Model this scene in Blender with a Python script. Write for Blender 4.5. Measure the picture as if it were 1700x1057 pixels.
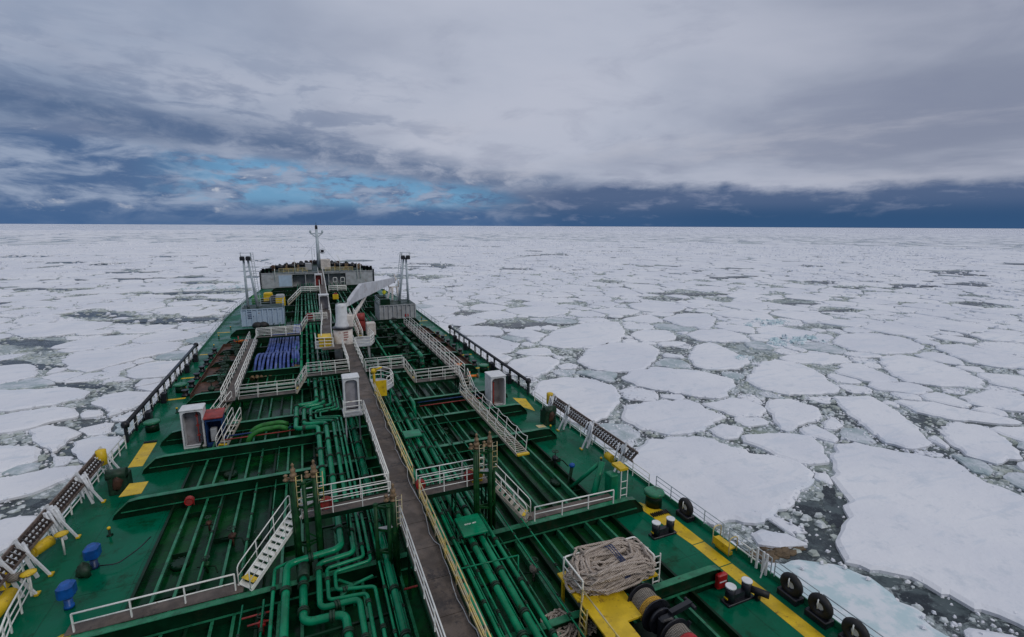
import bpy, math, random
import numpy as np
from mathutils import Vector, Matrix
R_ = math.radians
for o in list(bpy.data.objects): bpy.data.objects.remove(o)
scene = bpy.context.scene
col = scene.collection
random.seed(7)

# ------------------------------------------------------------------ camera
# ship coordinates: X starboard, Y towards the bow, Z up, main deck at z = 0
PSI, PITCH, ROLL = R_(22.926744), R_(10.755125), R_(0.27)
FPX = 810.0
CAM = Vector((-2.9, 0.0, 17.0))
def cam_axes():
    fw = Vector((math.sin(PSI)*math.cos(PITCH), math.cos(PSI)*math.cos(PITCH), -math.sin(PITCH)))
    rt0 = Vector((math.cos(PSI), -math.sin(PSI), 0.0)); up0 = rt0.cross(fw)
    rt = rt0*math.cos(ROLL)+up0*math.sin(ROLL); up = -rt0*math.sin(ROLL)+up0*math.cos(ROLL)
    return rt, up, fw
RT, UP, FW = cam_axes()
cd = bpy.data.cameras.new('camera'); cam = bpy.data.objects.new('camera', cd); col.objects.link(cam)
cd.sensor_width = 36.0; cd.lens = 36.0*FPX/1700.0; cd.clip_start = 0.5; cd.clip_end = 90000
M = Matrix((RT, UP, -FW)).transposed().to_4x4(); M.translation = CAM
cam.matrix_world = M
scene.camera = cam
scene.render.resolution_x = 1024; scene.render.resolution_y = 637
def P(px, py, z=0.0):          # survey: point of the photograph -> ship coordinates at height z
    d = (px-850.0)*RT-(py-528.5)*UP+FPX*FW
    return CAM+d*((z-CAM.z)/d.z)
def PY(px, py, y):
    d = (px-850.0)*RT-(py-528.5)*UP+FPX*FW
    return CAM+d*((y-CAM.y)/d.y)

# ------------------------------------------------------------------ exposure
scene.view_settings.view_transform = 'Standard'; scene.view_settings.look = 'None'
scene.view_settings.exposure = 0.0; scene.view_settings.gamma = 1.0

def lin(r, g, b):
    f = lambda c: ((c/255+0.055)/1.055)**2.4 if c/255 > 0.04045 else c/255/12.92
    return (f(r), f(g), f(b), 1.0)

# ------------------------------------------------------------------ node helper
class N:
    def __init__(s, tree): s.t = tree; s.n = tree.nodes; s.l = tree.links
    def add(s, typ, **kw):
        n = s.n.new(typ)
        for k, v in kw.items(): setattr(n, k, v)
        return n
    def put(s, sock, v):
        if isinstance(v, bpy.types.NodeSocket): s.l.new(v, sock)
        elif v is not None: sock.default_value = v
    def m(s, op, a, b=None, c=None, clamp=False):
        n = s.add('ShaderNodeMath', operation=op, use_clamp=clamp)
        s.put(n.inputs[0], a)
        if b is not None: s.put(n.inputs[1], b)
        if c is not None: s.put(n.inputs[2], c)
        return n.outputs[0]
    def ss(s, x, a, b, lo=0.0, hi=1.0):
        n = s.add('ShaderNodeMapRange', interpolation_type='SMOOTHSTEP')
        s.put(n.inputs[0], x); n.inputs[1].default_value = a; n.inputs[2].default_value = b
        n.inputs[3].default_value = lo; n.inputs[4].default_value = hi
        return n.outputs[0]
    def mr(s, x, a, b, lo=0.0, hi=1.0):
        n = s.add('ShaderNodeMapRange'); s.put(n.inputs[0], x)
        n.inputs[1].default_value = a; n.inputs[2].default_value = b
        n.inputs[3].default_value = lo; n.inputs[4].default_value = hi
        return n.outputs[0]
    def mix(s, f, a, b, mode='MIX'):
        n = s.add('ShaderNodeMix', data_type='RGBA', blend_type=mode, clamp_factor=True)
        s.put(n.inputs[0], f); s.put(n.inputs[6], a); s.put(n.inputs[7], b)
        return n.outputs[2]
    def noise(s, vec, scale, detail=4, rough=0.55, dist=0.0, out=0):
        n = s.add('ShaderNodeTexNoise'); s.put(n.inputs['Vector'], vec)
        n.inputs['Scale'].default_value = scale; n.inputs['Detail'].default_value = detail
        n.inputs['Roughness'].default_value = rough; n.inputs['Distortion'].default_value = dist
        return n.outputs[out]
    def vor(s, vec, scale, feature='F1', out='Distance', rnd=1.0):
        n = s.add('ShaderNodeTexVoronoi', feature=feature); s.put(n.inputs['Vector'], vec)
        n.inputs['Scale'].default_value = scale; n.inputs['Randomness'].default_value = rnd
        return n.outputs[out]
    def xyz(s, x, y, z=0.0):
        n = s.add('ShaderNodeCombineXYZ'); s.put(n.inputs[0], x); s.put(n.inputs[1], y); s.put(n.inputs[2], z)
        return n.outputs[0]
    def curve(s, x, pts, lo, hi):
        """piecewise-linear y(x) from a colour ramp; pts = [(x, y)], y scaled by hi"""
        f = s.mr(x, lo, hi)
        r = s.add('ShaderNodeValToRGB'); s.put(r.inputs[0], f)
        ym = max(abs(p[1]) for p in pts)
        e = r.color_ramp.elements
        while len(e) > 1: e.remove(e[-1])
        e[0].position = (pts[0][0]-lo)/(hi-lo); v = pts[0][1]/ym; e[0].color = (v, v, v, 1)
        for px, py in pts[1:]:
            k = e.new((px-lo)/(hi-lo)); v = py/ym; k.color = (v, v, v, 1)
        return s.m('MULTIPLY', r.outputs[0], ym)

# ------------------------------------------------------------------ world: broken overcast over a blue gap
SUN_EL, SUN_AZ = 38.0, 150.0     # azimuth from the bow, clockwise
w = bpy.data.worlds.new('World'); scene.world = w; w.use_nodes = True
g = N(w.node_tree); g.n.clear()
out = g.add('ShaderNodeOutputWorld'); bg = g.add('ShaderNodeBackground'); g.l.new(bg.outputs[0], out.inputs[0])
tc = g.add('ShaderNodeTexCoord'); sp = g.add('ShaderNodeSeparateXYZ'); g.l.new(tc.outputs['Generated'], sp.inputs[0])
dx, dy, dz = sp.outputs
c_, s_ = math.cos(PSI), math.sin(PSI)
hx = g.m('SUBTRACT', g.m('MULTIPLY', dx, c_), g.m('MULTIPLY', dy, s_))
hy = g.m('ADD', g.m('MULTIPLY', dx, s_), g.m('MULTIPLY', dy, c_))
az = g.m('MULTIPLY', g.m('ARCTAN2', hx, hy), 57.29578)      # degrees from a fixed bearing 23 deg off the bow
el = g.m('MULTIPLY', g.m('ARCSINE', dz), 57.29578)
zz = g.m('ADD', g.m('MAXIMUM', dz, 0.0), 0.10)
flat = g.xyz(g.m('DIVIDE', hx, zz), g.m('DIVIDE', hy, zz), 0.0)     # cloud deck seen in perspective
band = g.xyz(g.m('MULTIPLY', az, 0.06), g.m('MULTIPLY', el, 0.30), 3.0)
band2 = g.xyz(g.m('MULTIPLY', az, 0.15), g.m('MULTIPLY', el, 0.34), 9.0)
nA = g.noise(flat, 0.45, 6, 0.5, 0.3)
nB = g.noise(flat, 1.3, 7, 0.6, 0.5)
nC = g.noise(band, 1.0, 8, 0.6, 0.2)
nD = g.noise(band2, 2.2, 8, 0.62, 0.3)
nE = g.noise(g.xyz(g.m('MULTIPLY', az, 0.07), g.m('MULTIPLY', el, 0.24), 3.0), 2.6, 8, 0.6, 0.35)
# high overcast
base = g.mix(g.ss(az, -48, -8), lin(130, 148, 175), lin(174, 181, 198))
base = g.mix(g.ss(az, 8, 44), base, lin(137, 145, 165))
base = g.mix(g.m('MULTIPLY', g.ss(nA, 0.40, 0.62), 0.6), base, lin(186, 190, 205))
base = g.mix(g.m('MULTIPLY', g.ss(nA, 0.52, 0.34), 0.40), base, lin(120, 128, 152))
base = g.mix(g.m('MULTIPLY', g.ss(nB, 0.50, 0.30), 0.30), base, lin(126, 134, 158))
base = g.mix(g.m('MULTIPLY', g.m('MULTIPLY', g.ss(nC, 0.48, 0.68), g.ss(el, 14, 7)), 0.45), base, lin(182, 184, 196))
# low broken cloud on the left, with light and dark puffs
low = g.mix(g.ss(nE, 0.38, 0.64), lin(80, 106, 144), lin(146, 160, 184))
low = g.mix(g.m('MULTIPLY', g.ss(nD, 0.60, 0.74), 0.8), low, lin(196, 199, 208))
sky_n = g.add('ShaderNodeTexSky', sky_type='NISHITA'); sky_n.sun_disc = False
sky_n.sun_elevation = R_(SUN_EL); sky_n.sun_rotation = R_(SUN_AZ); sky_n.air_density = 1.0; sky_n.ozone_density = 3.0
blue = g.mix(0.15, lin(100, 160, 203), g.mix(1.0, sky_n.outputs[0], (0.09, 0.09, 0.09, 1), 'MULTIPLY'))
bgap = g.m('MULTIPLY', g.m('MULTIPLY', g.ss(az, -38, -27), g.ss(az, 6, -6)),
           g.m('MULTIPLY', g.ss(el, 1.2, 3.0), g.ss(g.m('ADD', el, g.m('MULTIPLY', az, 0.10)), 5.6, 3.4)))
gapn = g.ss(g.m('ADD', g.m('MULTIPLY', nE, .7), g.m('MULTIPLY', nD, 0.75)), 0.78, 0.64)
low = g.mix(g.m('MULTIPLY', g.m('MULTIPLY', bgap, gapn), 0.75), low, blue)
lowtop = g.curve(az, [(-50, 7.6), (-38, 7.8), (-31, 7.2), (-23, 7.0), (-14, 5.8), (-3, 4.6), (4, 3.4), (12, 2.6), (40, 1.9)], -60, 60)
lowedge = g.m('SUBTRACT', g.m('ADD', lowtop, g.m('MULTIPLY', g.m('SUBTRACT', nC, 0.5), 3.0)), el)
base = g.mix(g.m('MULTIPLY', g.m('MULTIPLY', g.ss(nE, 0.56, 0.38), g.ss(az, 2, -26)), g.ss(el, 20, 8, 0.0, 0.6)), base, lin(98, 116, 148))
c1 = g.mix(g.ss(lowedge, -0.5, 1.2), base, low)
# dark slanting streak above the gap
cen = g.curve(az, [(-50, 9.4), (-40, 9.3), (-31, 8.4), (-23, 7.7), (-14, 6.7), (-3, 5.2), (6, 4.2), (15, 3.2)], -60, 60)
dd = g.m('ABSOLUTE', g.m('SUBTRACT', g.m('ADD', el, g.m('MULTIPLY', g.m('SUBTRACT', nC, 0.5), 3.2)), cen))
streak = g.m('MULTIPLY', g.m('MULTIPLY', g.ss(dd, 2.3, 0.1, 0.0, 0.95), g.ss(az, 16, 2)), g.ss(nD, 0.68, 0.40, 0.35, 1.0))
c2 = g.mix(g.m('MULTIPLY', streak, g.m('ADD', 0.62, g.m('MULTIPLY', nE, 0.35))), c1, lin(74, 99, 135))
# big blue-black bank along the horizon on the right
top = g.curve(az, [(-12, 3.0), (-4, 4.0), (4, 4.5), (12, 5.0), (24, 4.6), (33, 3.6), (42, 4.0), (50, 4.6)], -60, 60)
edge = g.m('SUBTRACT', g.m('ADD', top, g.m('ADD', g.m('MULTIPLY', g.m('SUBTRACT', nC, 0.5), 3.0), g.m('MULTIPLY', g.m('SUBTRACT', nD, 0.5), 2.0))), el)
bank = g.m('MULTIPLY', g.ss(edge, -0.55, 1.0), g.ss(g.m('ADD', az, g.m('MULTIPLY', nE, 10.0)), -4, 12))
bankc = g.mix(g.ss(el, 0.0, 3.6), lin(52, 82, 120), lin(82, 101, 134))
bankc = g.mix(g.m('MULTIPLY', g.ss(nE, 0.50, 0.68), 0.5), bankc, lin(140, 148, 172))
bankc = g.mix(g.m('MULTIPLY', g.ss(az, 12, 24), g.ss(el, 2.6, 0.4)), bankc, lin(44, 76, 113))
c3 = g.mix(bank, c2, bankc)
# soft rain veil hugging the whole horizon
c3 = g.mix(g.m('MULTIPLY', g.ss(el, 2.6, 0.1), g.m('SUBTRACT', 0.85, g.m('MULTIPLY', bank, 0.55))), c3, lin(66, 98, 140))
# the high sky above the view is set brighter, to light the ice
c4 = g.mix(g.ss(el, 24, 60), c3, lin(196, 199, 208))
g.l.new(c4, bg.inputs[0]); bg.inputs[1].default_value = 1.0

sd = bpy.data.lights.new('sun', 'SUN'); sd.energy = 0.75; sd.angle = R_(14); sd.color = (1.0, 0.96, 0.9)
so = bpy.data.objects.new('sun', sd); col.objects.link(so)
sdir = Vector((math.sin(R_(SUN_AZ))*math.cos(R_(SUN_EL)), math.cos(R_(SUN_AZ))*math.cos(R_(SUN_EL)), math.sin(R_(SUN_EL))))
so.rotation_euler = sdir.to_track_quat('Z', 'Y').to_euler()

# ------------------------------------------------------------------ materials
MATS = {}
def pmat(name, c, rough=0.5, metal=0.0, var=0.25, vscale=1.2, dirt=None, dirt_amt=0.0, dirt_scale=0.8, bump=0.0, bscale=6.0, coat=0.0, rvar=0.15, spec=0.4):
    m = bpy.data.materials.new(name); m.use_nodes = True
    q = N(m.node_tree); b = m.node_tree.nodes['Principled BSDF']
    geo = q.add('ShaderNodeNewGeometry'); pos = geo.outputs['Position']
    n1 = q.noise(pos, vscale, 5, 0.6)
    dark = tuple(x*(1-var) for x in c[:3])+(1,); lite = tuple(min(1, x*(1+var)) for x in c[:3])+(1,)
    cc = q.mix(q.ss(n1, 0.35, 0.65), dark, lite)
    if dirt:
        n2 = q.noise(pos, dirt_scale, 8, 0.7)
        n3 = q.noise(pos, dirt_scale*7, 4, 0.7)
        k = q.ss(q.m('ADD', q.m('MULTIPLY', n2, 0.65), q.m('MULTIPLY', n3, 0.35)), 0.62-dirt_amt*0.2, 0.70-dirt_amt*0.12)
        cc = q.mix(k, cc, dirt)
    q.put(b.inputs['Base Color'], cc)
    b.inputs['Specular IOR Level'].default_value = spec
    q.put(b.inputs['Roughness'], q.mr(q.noise(pos, vscale*0.7, 4, 0.6), 0.3, 0.7, max(0.03, rough-rvar), min(1, rough+rvar)))
    b.inputs['Metallic'].default_value = metal
    if coat: b.inputs['Coat Weight'].default_value = coat; b.inputs['Coat Roughness'].default_value = 0.12
    if bump:
        bp = q.add('ShaderNodeBump'); bp.inputs['Strength'].default_value = bump; bp.inputs['Distance'].default_value = 0.02
        q.put(bp.inputs['Height'], q.noise(pos, bscale, 5, 0.6)); q.l.new(bp.outputs[0], b.inputs['Normal'])
    MATS[name] = m
    return m
RUST = (0.10, 0.035, 0.015, 1)
def deck_mat(name, base, alt, dark, amt):
    m = bpy.data.materials.new(name); m.use_nodes = True
    q = N(m.node_tree); b = m.node_tree.nodes['Principled BSDF']; pos = q.add('ShaderNodeNewGeometry').outputs['Position']
    sp_ = q.add('ShaderNodeSeparateXYZ'); q.l.new(pos, sp_.inputs[0]); X_, Y_ = sp_.outputs[0], sp_.outputs[1]
    n1 = q.noise(pos, 0.22, 5, 0.6); n2 = q.noise(pos, 0.55, 7, 0.7, .4); n3 = q.noise(pos, 4.0, 6, 0.7); n4 = q.noise(pos, 1.7, 6, 0.65, .6)
    c = q.mix(q.ss(n1, .38, .62), base, alt)
    c = q.mix(q.m('MULTIPLY', q.ss(q.m('ADD', q.m('MULTIPLY', n2, .7), q.m('MULTIPLY', n3, .3)), .60-amt*.18, .68-amt*.1), .85), c, dark)
    c = q.mix(q.m('MULTIPLY', q.ss(n4, .60, .70), .5), c, tuple(x*1.5+.004 for x in base[:3])+(1,))
    rs = q.noise(q.xyz(q.m('MULTIPLY', X_, 1.0), q.m('MULTIPLY', Y_, .25), 0.0), 2.3, 6, .7)
    c = q.mix(q.m('MULTIPLY', q.ss(rs, .66, .74), .7), c, (0.06, 0.032, 0.015, 1))
    # welded plate seams
    fx = q.m('ABSOLUTE', q.m('SUBTRACT', q.m('FRACT', q.m('MULTIPLY', X_, 1/2.9)), .5)); fy = q.m('ABSOLUTE', q.m('SUBTRACT', q.m('FRACT', q.m('MULTIPLY', Y_, 1/8.7)), .5))
    seam = q.m('MAXIMUM', q.ss(fx, .490, .495), q.ss(fy, .4965, .498))
    c = q.mix(q.m('MULTIPLY', seam, .45), c, tuple(x*.35 for x in base[:3])+(1,))
    q.put(b.inputs['Base Color'], c); b.inputs['Specular IOR Level'].default_value = 0.13
    q.put(b.inputs['Roughness'], q.m('ADD', q.ss(q.noise(pos, .35, 5, .6), .40, .62, .09, .42), q.m('MULTIPLY', n3, .1)))
    bp = q.add('ShaderNodeBump'); bp.inputs['Strength'].default_value = .3; bp.inputs['Distance'].default_value = .02
    q.put(bp.inputs['Height'], q.m('ADD', q.noise(pos, 1.5, 5, .6), q.m('MULTIPLY', seam, .6))); q.l.new(bp.outputs[0], b.inputs['Normal'])
    MATS[name] = m
deck_mat('deck_green', (0.0, 0.088, 0.043, 1), (0.0, 0.118, 0.062, 1), (0.003, 0.040, 0.014, 1), .45)
deck_mat('bay_shade_green', (0.001, 0.040, 0.016, 1), (0.003, 0.062, 0.012, 1), (0.003, 0.016, 0.008, 1), .9)  # dirtier deck green, with contact shade of the bays put into the colour
pmat('girder_green', (0.001, 0.020, 0.008), 0.42, spec=0.2, var=0.35, vscale=0.8, dirt=(0.012, 0.022, 0.010, 1), dirt_amt=0.6, dirt_scale=0.9, bump=0.2)  # base green darkened: weak contact shade at the girders is put into it
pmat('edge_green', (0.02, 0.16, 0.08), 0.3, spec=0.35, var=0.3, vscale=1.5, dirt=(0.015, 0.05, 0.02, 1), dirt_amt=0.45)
pmat('pipe_green', (0.002, 0.185, 0.085), 0.24, spec=0.28, var=0.25, vscale=1.0, dirt=(0.02, 0.05, 0.02, 1), dirt_amt=0.3, dirt_scale=1.6, bump=0.12, bscale=3)
pmat('flange_green', (0.010, 0.035, 0.018), 0.5, var=0.4, vscale=4)
pmat('tower_green', (0.004, 0.05, 0.012), 0.45, spec=0.25, var=0.35, vscale=3, dirt=(0.05, 0.07, 0.02, 1), dirt_amt=0.4, dirt_scale=3)
pmat('hose_green', (0.015, 0.14, 0.02), 0.55, var=0.3, vscale=2)
pmat('rail_white', (0.78, 0.78, 0.73), 0.5, var=0.12, vscale=3, dirt=(0.30, 0.20, 0.11, 1), dirt_amt=0.35, dirt_scale=3)
pmat('paint_white', (0.66, 0.67, 0.68), 0.42, var=0.08, vscale=2, dirt=(0.35, 0.27, 0.20, 1), dirt_amt=0.25, dirt_scale=1.6)
pmat('paint_cream', (0.60, 0.55, 0.50), 0.5, var=0.14, vscale=1.5, dirt=(0.28, 0.13, 0.07, 1), dirt_amt=0.35, dirt_scale=1.6)
pmat('paint_grey', (0.36, 0.37, 0.38), 0.5, var=0.14, vscale=1.0, dirt=(0.22, 0.16, 0.11, 1), dirt_amt=0.35, dirt_scale=0.8)
pmat('boom_grey', (0.50, 0.51, 0.54), 0.5, var=0.15, vscale=.5, dirt=(0.25, 0.18, 0.15, 1), dirt_amt=0.4)
pmat('inner_grey', (0.27, 0.26, 0.28), 0.6, var=0.2, vscale=1.2, dirt=(0.12, 0.08, 0.06, 1), dirt_amt=0.4)
pmat('pale_blue', (0.40, 0.50, 0.62), 0.45, var=0.08, vscale=0.8, dirt=(0.30, 0.30, 0.30, 1), dirt_amt=0.3)
pmat('mast_grey', (0.40, 0.46, 0.49), 0.5, var=0.15, vscale=1)
pmat('yellow', (0.62, 0.42, 0.015), 0.42, var=0.14, vscale=1.2, dirt=(0.20, 0.11, 0.02, 1), dirt_amt=0.42, dirt_scale=2.2)
pmat('yellow_rail', (0.66, 0.50, 0.16), 0.5, var=0.2, vscale=1.5, dirt=(0.55, 0.50, 0.38, 1), dirt_amt=0.9, dirt_scale=1.2)
pmat('grating', (0.100, 0.078, 0.064), 0.62, var=0.3, vscale=1.2, dirt=(0.035, 0.03, 0.03, 1), dirt_amt=0.6, bump=0.6, bscale=14, rvar=0.2)
pmat('black', (0.012, 0.013, 0.018), 0.35, var=0.3, vscale=2)
pmat('rubber', (0.014, 0.014, 0.015), 0.6, var=0.3, vscale=3, bump=0.3)
pmat('rust', (0.075, 0.032, 0.018), 0.65, var=0.4, vscale=1.5, dirt=(0.025, 0.015, 0.012, 1), dirt_amt=0.6, bump=0.3)
pmat('brass', (0.20, 0.13, 0.07), 0.55, var=0.4, vscale=6, dirt=(0.05, 0.05, 0.03, 1), dirt_amt=0.5, dirt_scale=5)
pmat('red', (0.34, 0.012, 0.014), 0.4, var=0.2, vscale=3)
pmat('dull_red', (0.26, 0.035, 0.03), 0.5, var=0.25, vscale=2)
pmat('orange', (0.65, 0.17, 0.02), 0.5, var=0.2, vscale=3)
pmat('blue_tarp', (0.005, 0.075, 0.30), 0.38, var=0.25, vscale=2.5, bump=0.8, bscale=5)
pmat('blue_hose', (0.04, 0.075, 0.26), 0.45, var=0.35, vscale=1.4, dirt=(0.22, 0.24, 0.33, 1), dirt_amt=0.4, dirt_scale=1.4)
pmat('navy', (0.012, 0.04, 0.13), 0.45, var=0.3, vscale=2)
pmat('ladder_brown', (0.17, 0.125, 0.105), 0.6, var=0.35, vscale=3)
pmat('steps_brown', (0.045, 0.032, 0.028), 0.6, var=0.4, vscale=4)
pmat('ice_drape', (0.66, 0.68, 0.70), 0.5, var=0.15, vscale=5)
pmat('hull_paint', (0.02, 0.03, 0.05), 0.5)
pmat('skin', (0.45, 0.25, 0.17), 0.5, var=0.05)
pmat('hivis', (0.62, 0.62, 0.03), 0.6, var=0.1)
pmat('tread', (0.42, 0.38, 0.31), 0.6, var=0.3, vscale=5, dirt=(0.05, 0.04, 0.03, 1), dirt_amt=0.5, dirt_scale=5)
def rope_mat(name, c1, c2, scale=22):
    m = bpy.data.materials.new(name); m.use_nodes = True
    q = N(m.node_tree); b = m.node_tree.nodes['Principled BSDF']
    geo = q.add('ShaderNodeNewGeometry')
    wv = q.add('ShaderNodeTexWave', wave_type='BANDS', bands_direction='DIAGONAL'); q.put(wv.inputs['Vector'], geo.outputs['Position'])
    wv.inputs['Scale'].default_value = scale/3; wv.inputs['Distortion'].default_value = 3
    nz = q.noise(geo.outputs['Position'], 5, 5, 0.7)
    q.put(b.inputs['Base Color'], q.mix(q.ss(q.m('ADD', q.m('MULTIPLY', wv.outputs['Fac'], 0.5), q.m('MULTIPLY', nz, 0.6)), 0.35, 0.85), c1, c2))
    b.inputs['Roughness'].default_value = 0.85
    bp = q.add('ShaderNodeBump'); bp.inputs['Strength'].default_value = 0.7; bp.inputs['Distance'].default_value = 0.015
    q.put(bp.inputs['Height'], wv.outputs['Fac']); q.l.new(bp.outputs[0], b.inputs['Normal'])
    MATS[name] = m
rope_mat('rope', (0.17, 0.125, 0.095, 1), (0.72, 0.63, 0.54, 1))
rope_mat('rope_dark', (0.09, 0.075, 0.06, 1), (0.33, 0.30, 0.26, 1))
rope_mat('rope_yellow', (0.30, 0.16, 0.02, 1), (0.68, 0.42, 0.06, 1))

# ------------------------------------------------------------------ mesh builder (world coordinates)
class MB:
    def __init__(s): s.v = []; s.f = []; s.sm = []
    def _add(s, vs, fs, smooth=False):
        k = len(s.v); s.v += [tuple(v) for v in vs]; s.f += [tuple(i+k for i in f) for f in fs]; s.sm += [smooth]*len(fs)
        return s
    def box(s, x0, x1, y0, y1, z0, z1, rot=0.0, c=None):
        vs = [Vector((x, y, z)) for z in (z0, z1) for x, y in ((x0, y0), (x1, y0), (x1, y1), (x0, y1))]
        if rot:
            c = Vector(c) if c else Vector(((x0+x1)/2, (y0+y1)/2, 0)); m = Matrix.Rotation(rot, 3, 'Z')
            vs = [m @ (v-c)+c for v in vs]
        return s._add(vs, [(3, 2, 1, 0), (4, 5, 6, 7), (0, 1, 5, 4), (1, 2, 6, 5), (2, 3, 7, 6), (3, 0, 4, 7)])
    def bbox(s, x0, x1, y0, y1, z0, z1, b=0.03):   # box with bevelled vertical and top edges
        def ring(i, z): return [(x0+i+b, y0+i, z), (x1-i-b, y0+i, z), (x1-i, y0+i+b, z), (x1-i, y1-i-b, z), (x1-i-b, y1-i, z), (x0+i+b, y1-i, z), (x0+i, y1-i-b, z), (x0+i, y0+i+b, z)]
        vs = ring(0, z0)+ring(0, z1-b)+ring(b, z1)
        fs = [tuple(range(7, -1, -1)), tuple(range(16, 24))]
        for r in (0, 8): fs += [(r+i, r+(i+1) % 8, r+8+(i+1) % 8, r+8+i) for i in range(8)]
        return s._add(vs, fs)
    def bar(s, a, b, w, h=None, up=(0, 0, 1)):
        a, b = Vector(a), Vector(b); h = w if h is None else h
        d = (b-a).normalized(); u = Vector(up)
        if abs(d.dot(u)) > 0.98: u = Vector((1, 0, 0))
        x = d.cross(u).normalized()*w/2; y = x.cross(d).normalized()*h/2
        vs = [p+i*x+j*y for p in (a, b) for i, j in ((-1, -1), (1, -1), (1, 1), (-1, 1))]
        return s._add(vs, [(0, 1, 2, 3), (7, 6, 5, 4), (0, 4, 5, 1), (1, 5, 6, 2), (2, 6, 7, 3), (3, 7, 4, 0)])
    def tube(s, pts, r, n=6, fillet=0.0, smooth=True, seg=4, closed=False):
        pts = [Vector(p) for p in pts]
        if fillet > 0 and len(pts) > 2:
            q = [pts[0]]
            for i in range(1, len(pts)-1):
                a, b, c = pts[i-1], pts[i], pts[i+1]
                f = min(fillet, (a-b).length*0.48, (c-b).length*0.48)
                p0 = b+(a-b).normalized()*f; p1 = b+(c-b).normalized()*f
                for k in range(seg+1):
                    t = k/seg; q.append(p0*(1-t)**2+b*2*t*(1-t)+p1*t*t)
            q.append(pts[-1]); pts = q
        m = len(pts); vs = []; ref = None
        for i, p in enumerate(pts):
            if closed: d = (pts[(i+1) % m]-pts[i-1])
            else: d = pts[min(i+1, m-1)]-pts[max(i-1, 0)]
            d = d.normalized() if d.length > 1e-9 else Vector((0, 0, 1))
            if ref is None: ref = Vector((0, 0, 1)) if abs(d.z) < 0.9 else Vector((1, 0, 0))
            x = d.cross(ref).normalized(); ref = x.cross(d).normalized()
            rr = r[i] if isinstance(r, (list, tuple)) else r
            vs += [p+(x*math.cos(2*math.pi*k/n)+ref*math.sin(2*math.pi*k/n))*rr for k in range(n)]
        fs = []
        for i in range(m if closed else m-1):
            j = (i+1) % m
            fs += [(i*n+k, i*n+(k+1) % n, j*n+(k+1) % n, j*n+k) for k in range(n)]
        s._add(vs, fs, smooth and n > 4)
        if not closed:
            k = len(s.v)-len(vs)
            s.f += [tuple(k+i for i in range(n-1, -1, -1)), tuple(k+(m-1)*n+i for i in range(n))]; s.sm += [False, False]
        return s
    def cyl(s, a, b, r, n=12, r2=None):
        return s.tube([a, b], [r, r if r2 is None else r2], n)
    def lathe(s, c, prof, n=16, axis='Z'):
        vs = []; c = Vector(c)
        for rr, h in prof:
            for k in range(n):
                a = 2*math.pi*k/n; u, v = rr*math.cos(a), rr*math.sin(a)
                vs.append(c+(Vector((u, v, h)) if axis == 'Z' else Vector((u, h, v)) if axis == 'Y' else Vector((h, u, v))))
        fs = []
        for i in range(len(prof)-1): fs += [(i*n+k, i*n+(k+1) % n, (i+1)*n+(k+1) % n, (i+1)*n+k) for k in range(n)]
        s._add(vs, fs, True)
        k = len(s.v)-len(vs)
        s.f += [tuple(k+i for i in range(n-1, -1, -1)), tuple(k+(len(prof)-1)*n+i for i in range(n))]; s.sm += [False, False]
        return s
    def prism(s, poly, z0, z1):
        n = len(poly)
        vs = [(p[0], p[1], z0) for p in poly]+[(p[0], p[1], z1) for p in poly]
        return s._add(vs, [tuple(range(n-1, -1, -1)), tuple(range(n, 2*n))]+[(i, (i+1) % n, n+(i+1) % n, n+i) for i in range(n)])
    def prismY(s, poly, y0, y1):   # poly in (x, z)
        n = len(poly)
        vs = [(p[0], y0, p[1]) for p in poly]+[(p[0], y1, p[1]) for p in poly]
        return s._add(vs, [tuple(range(n)), tuple(range(2*n-1, n-1, -1))]+[((i+1) % n, i, n+i, n+(i+1) % n) for i in range(n)])
    def prismX(s, poly, x0, x1):   # poly in (y, z)
        n = len(poly)
        vs = [(x0, p[0], p[1]) for p in poly]+[(x1, p[0], p[1]) for p in poly]
        return s._add(vs, [tuple(range(n)), tuple(range(2*n-1, n-1, -1))]+[((i+1) % n, i, n+i, n+(i+1) % n) for i in range(n)])
    def blob(s, c, r, seed=0, sq=(1, 1, 1), rough=0.2, n=8):
        rnd = random.Random(seed); c = Vector(c); vs = []; fs = []
        m = n//2+1
        for i in range(m+1):
            t = math.pi*i/m
            for k in range(n):
                a = 2*math.pi*k/n; q = r*(1+rnd.uniform(-rough, rough))
                vs.append(c+Vector((q*math.sin(t)*math.cos(a)*sq[0], q*math.sin(t)*math.sin(a)*sq[1], q*math.cos(t)*sq[2])))
        for i in range(m): fs += [(i*n+k, (i+1)*n+k, (i+1)*n+(k+1) % n, i*n+(k+1) % n) for k in range(n)]
        return s._add(vs, fs, True)

def setprops(o, label=None, cat=None, group=None, kind=None):
    if label: o['label'] = label
    if cat: o['category'] = cat
    if group: o['group'] = group
    if kind: o['kind'] = kind
    return o
def wloc(o):
    v = Vector((0, 0, 0))
    while o is not None: v = v+o.location; o = o.parent
    return v
def obj(name, mb, mat, parent=None, origin=None, label=None):
    me = bpy.data.meshes.new(name)
    if origin is None:
        a = np.array(mb.v); origin = Vector(((a[:, 0].min()+a[:, 0].max())/2, (a[:, 1].min()+a[:, 1].max())/2, a[:, 2].min()))
    origin = Vector(origin)
    a = np.array(mb.v)-np.array(origin)
    me.from_pydata(a.tolist(), [], mb.f); me.polygons.foreach_set('use_smooth', mb.sm)
    me.materials.append(MATS[mat] if isinstance(mat, str) else mat); me.update()
    o = bpy.data.objects.new(name, me); col.objects.link(o)
    o.location = origin
    if parent is not None: o.parent = parent; o.location = origin-wloc(parent)
    if label: o['label'] = label
    return o
def thing(name, loc, label, cat, group=None):
    o = bpy.data.objects.new(name, None); col.objects.link(o); o.location = Vector(loc); o.empty_display_size = 0.3
    return setprops(o, label, cat, group)
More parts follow.
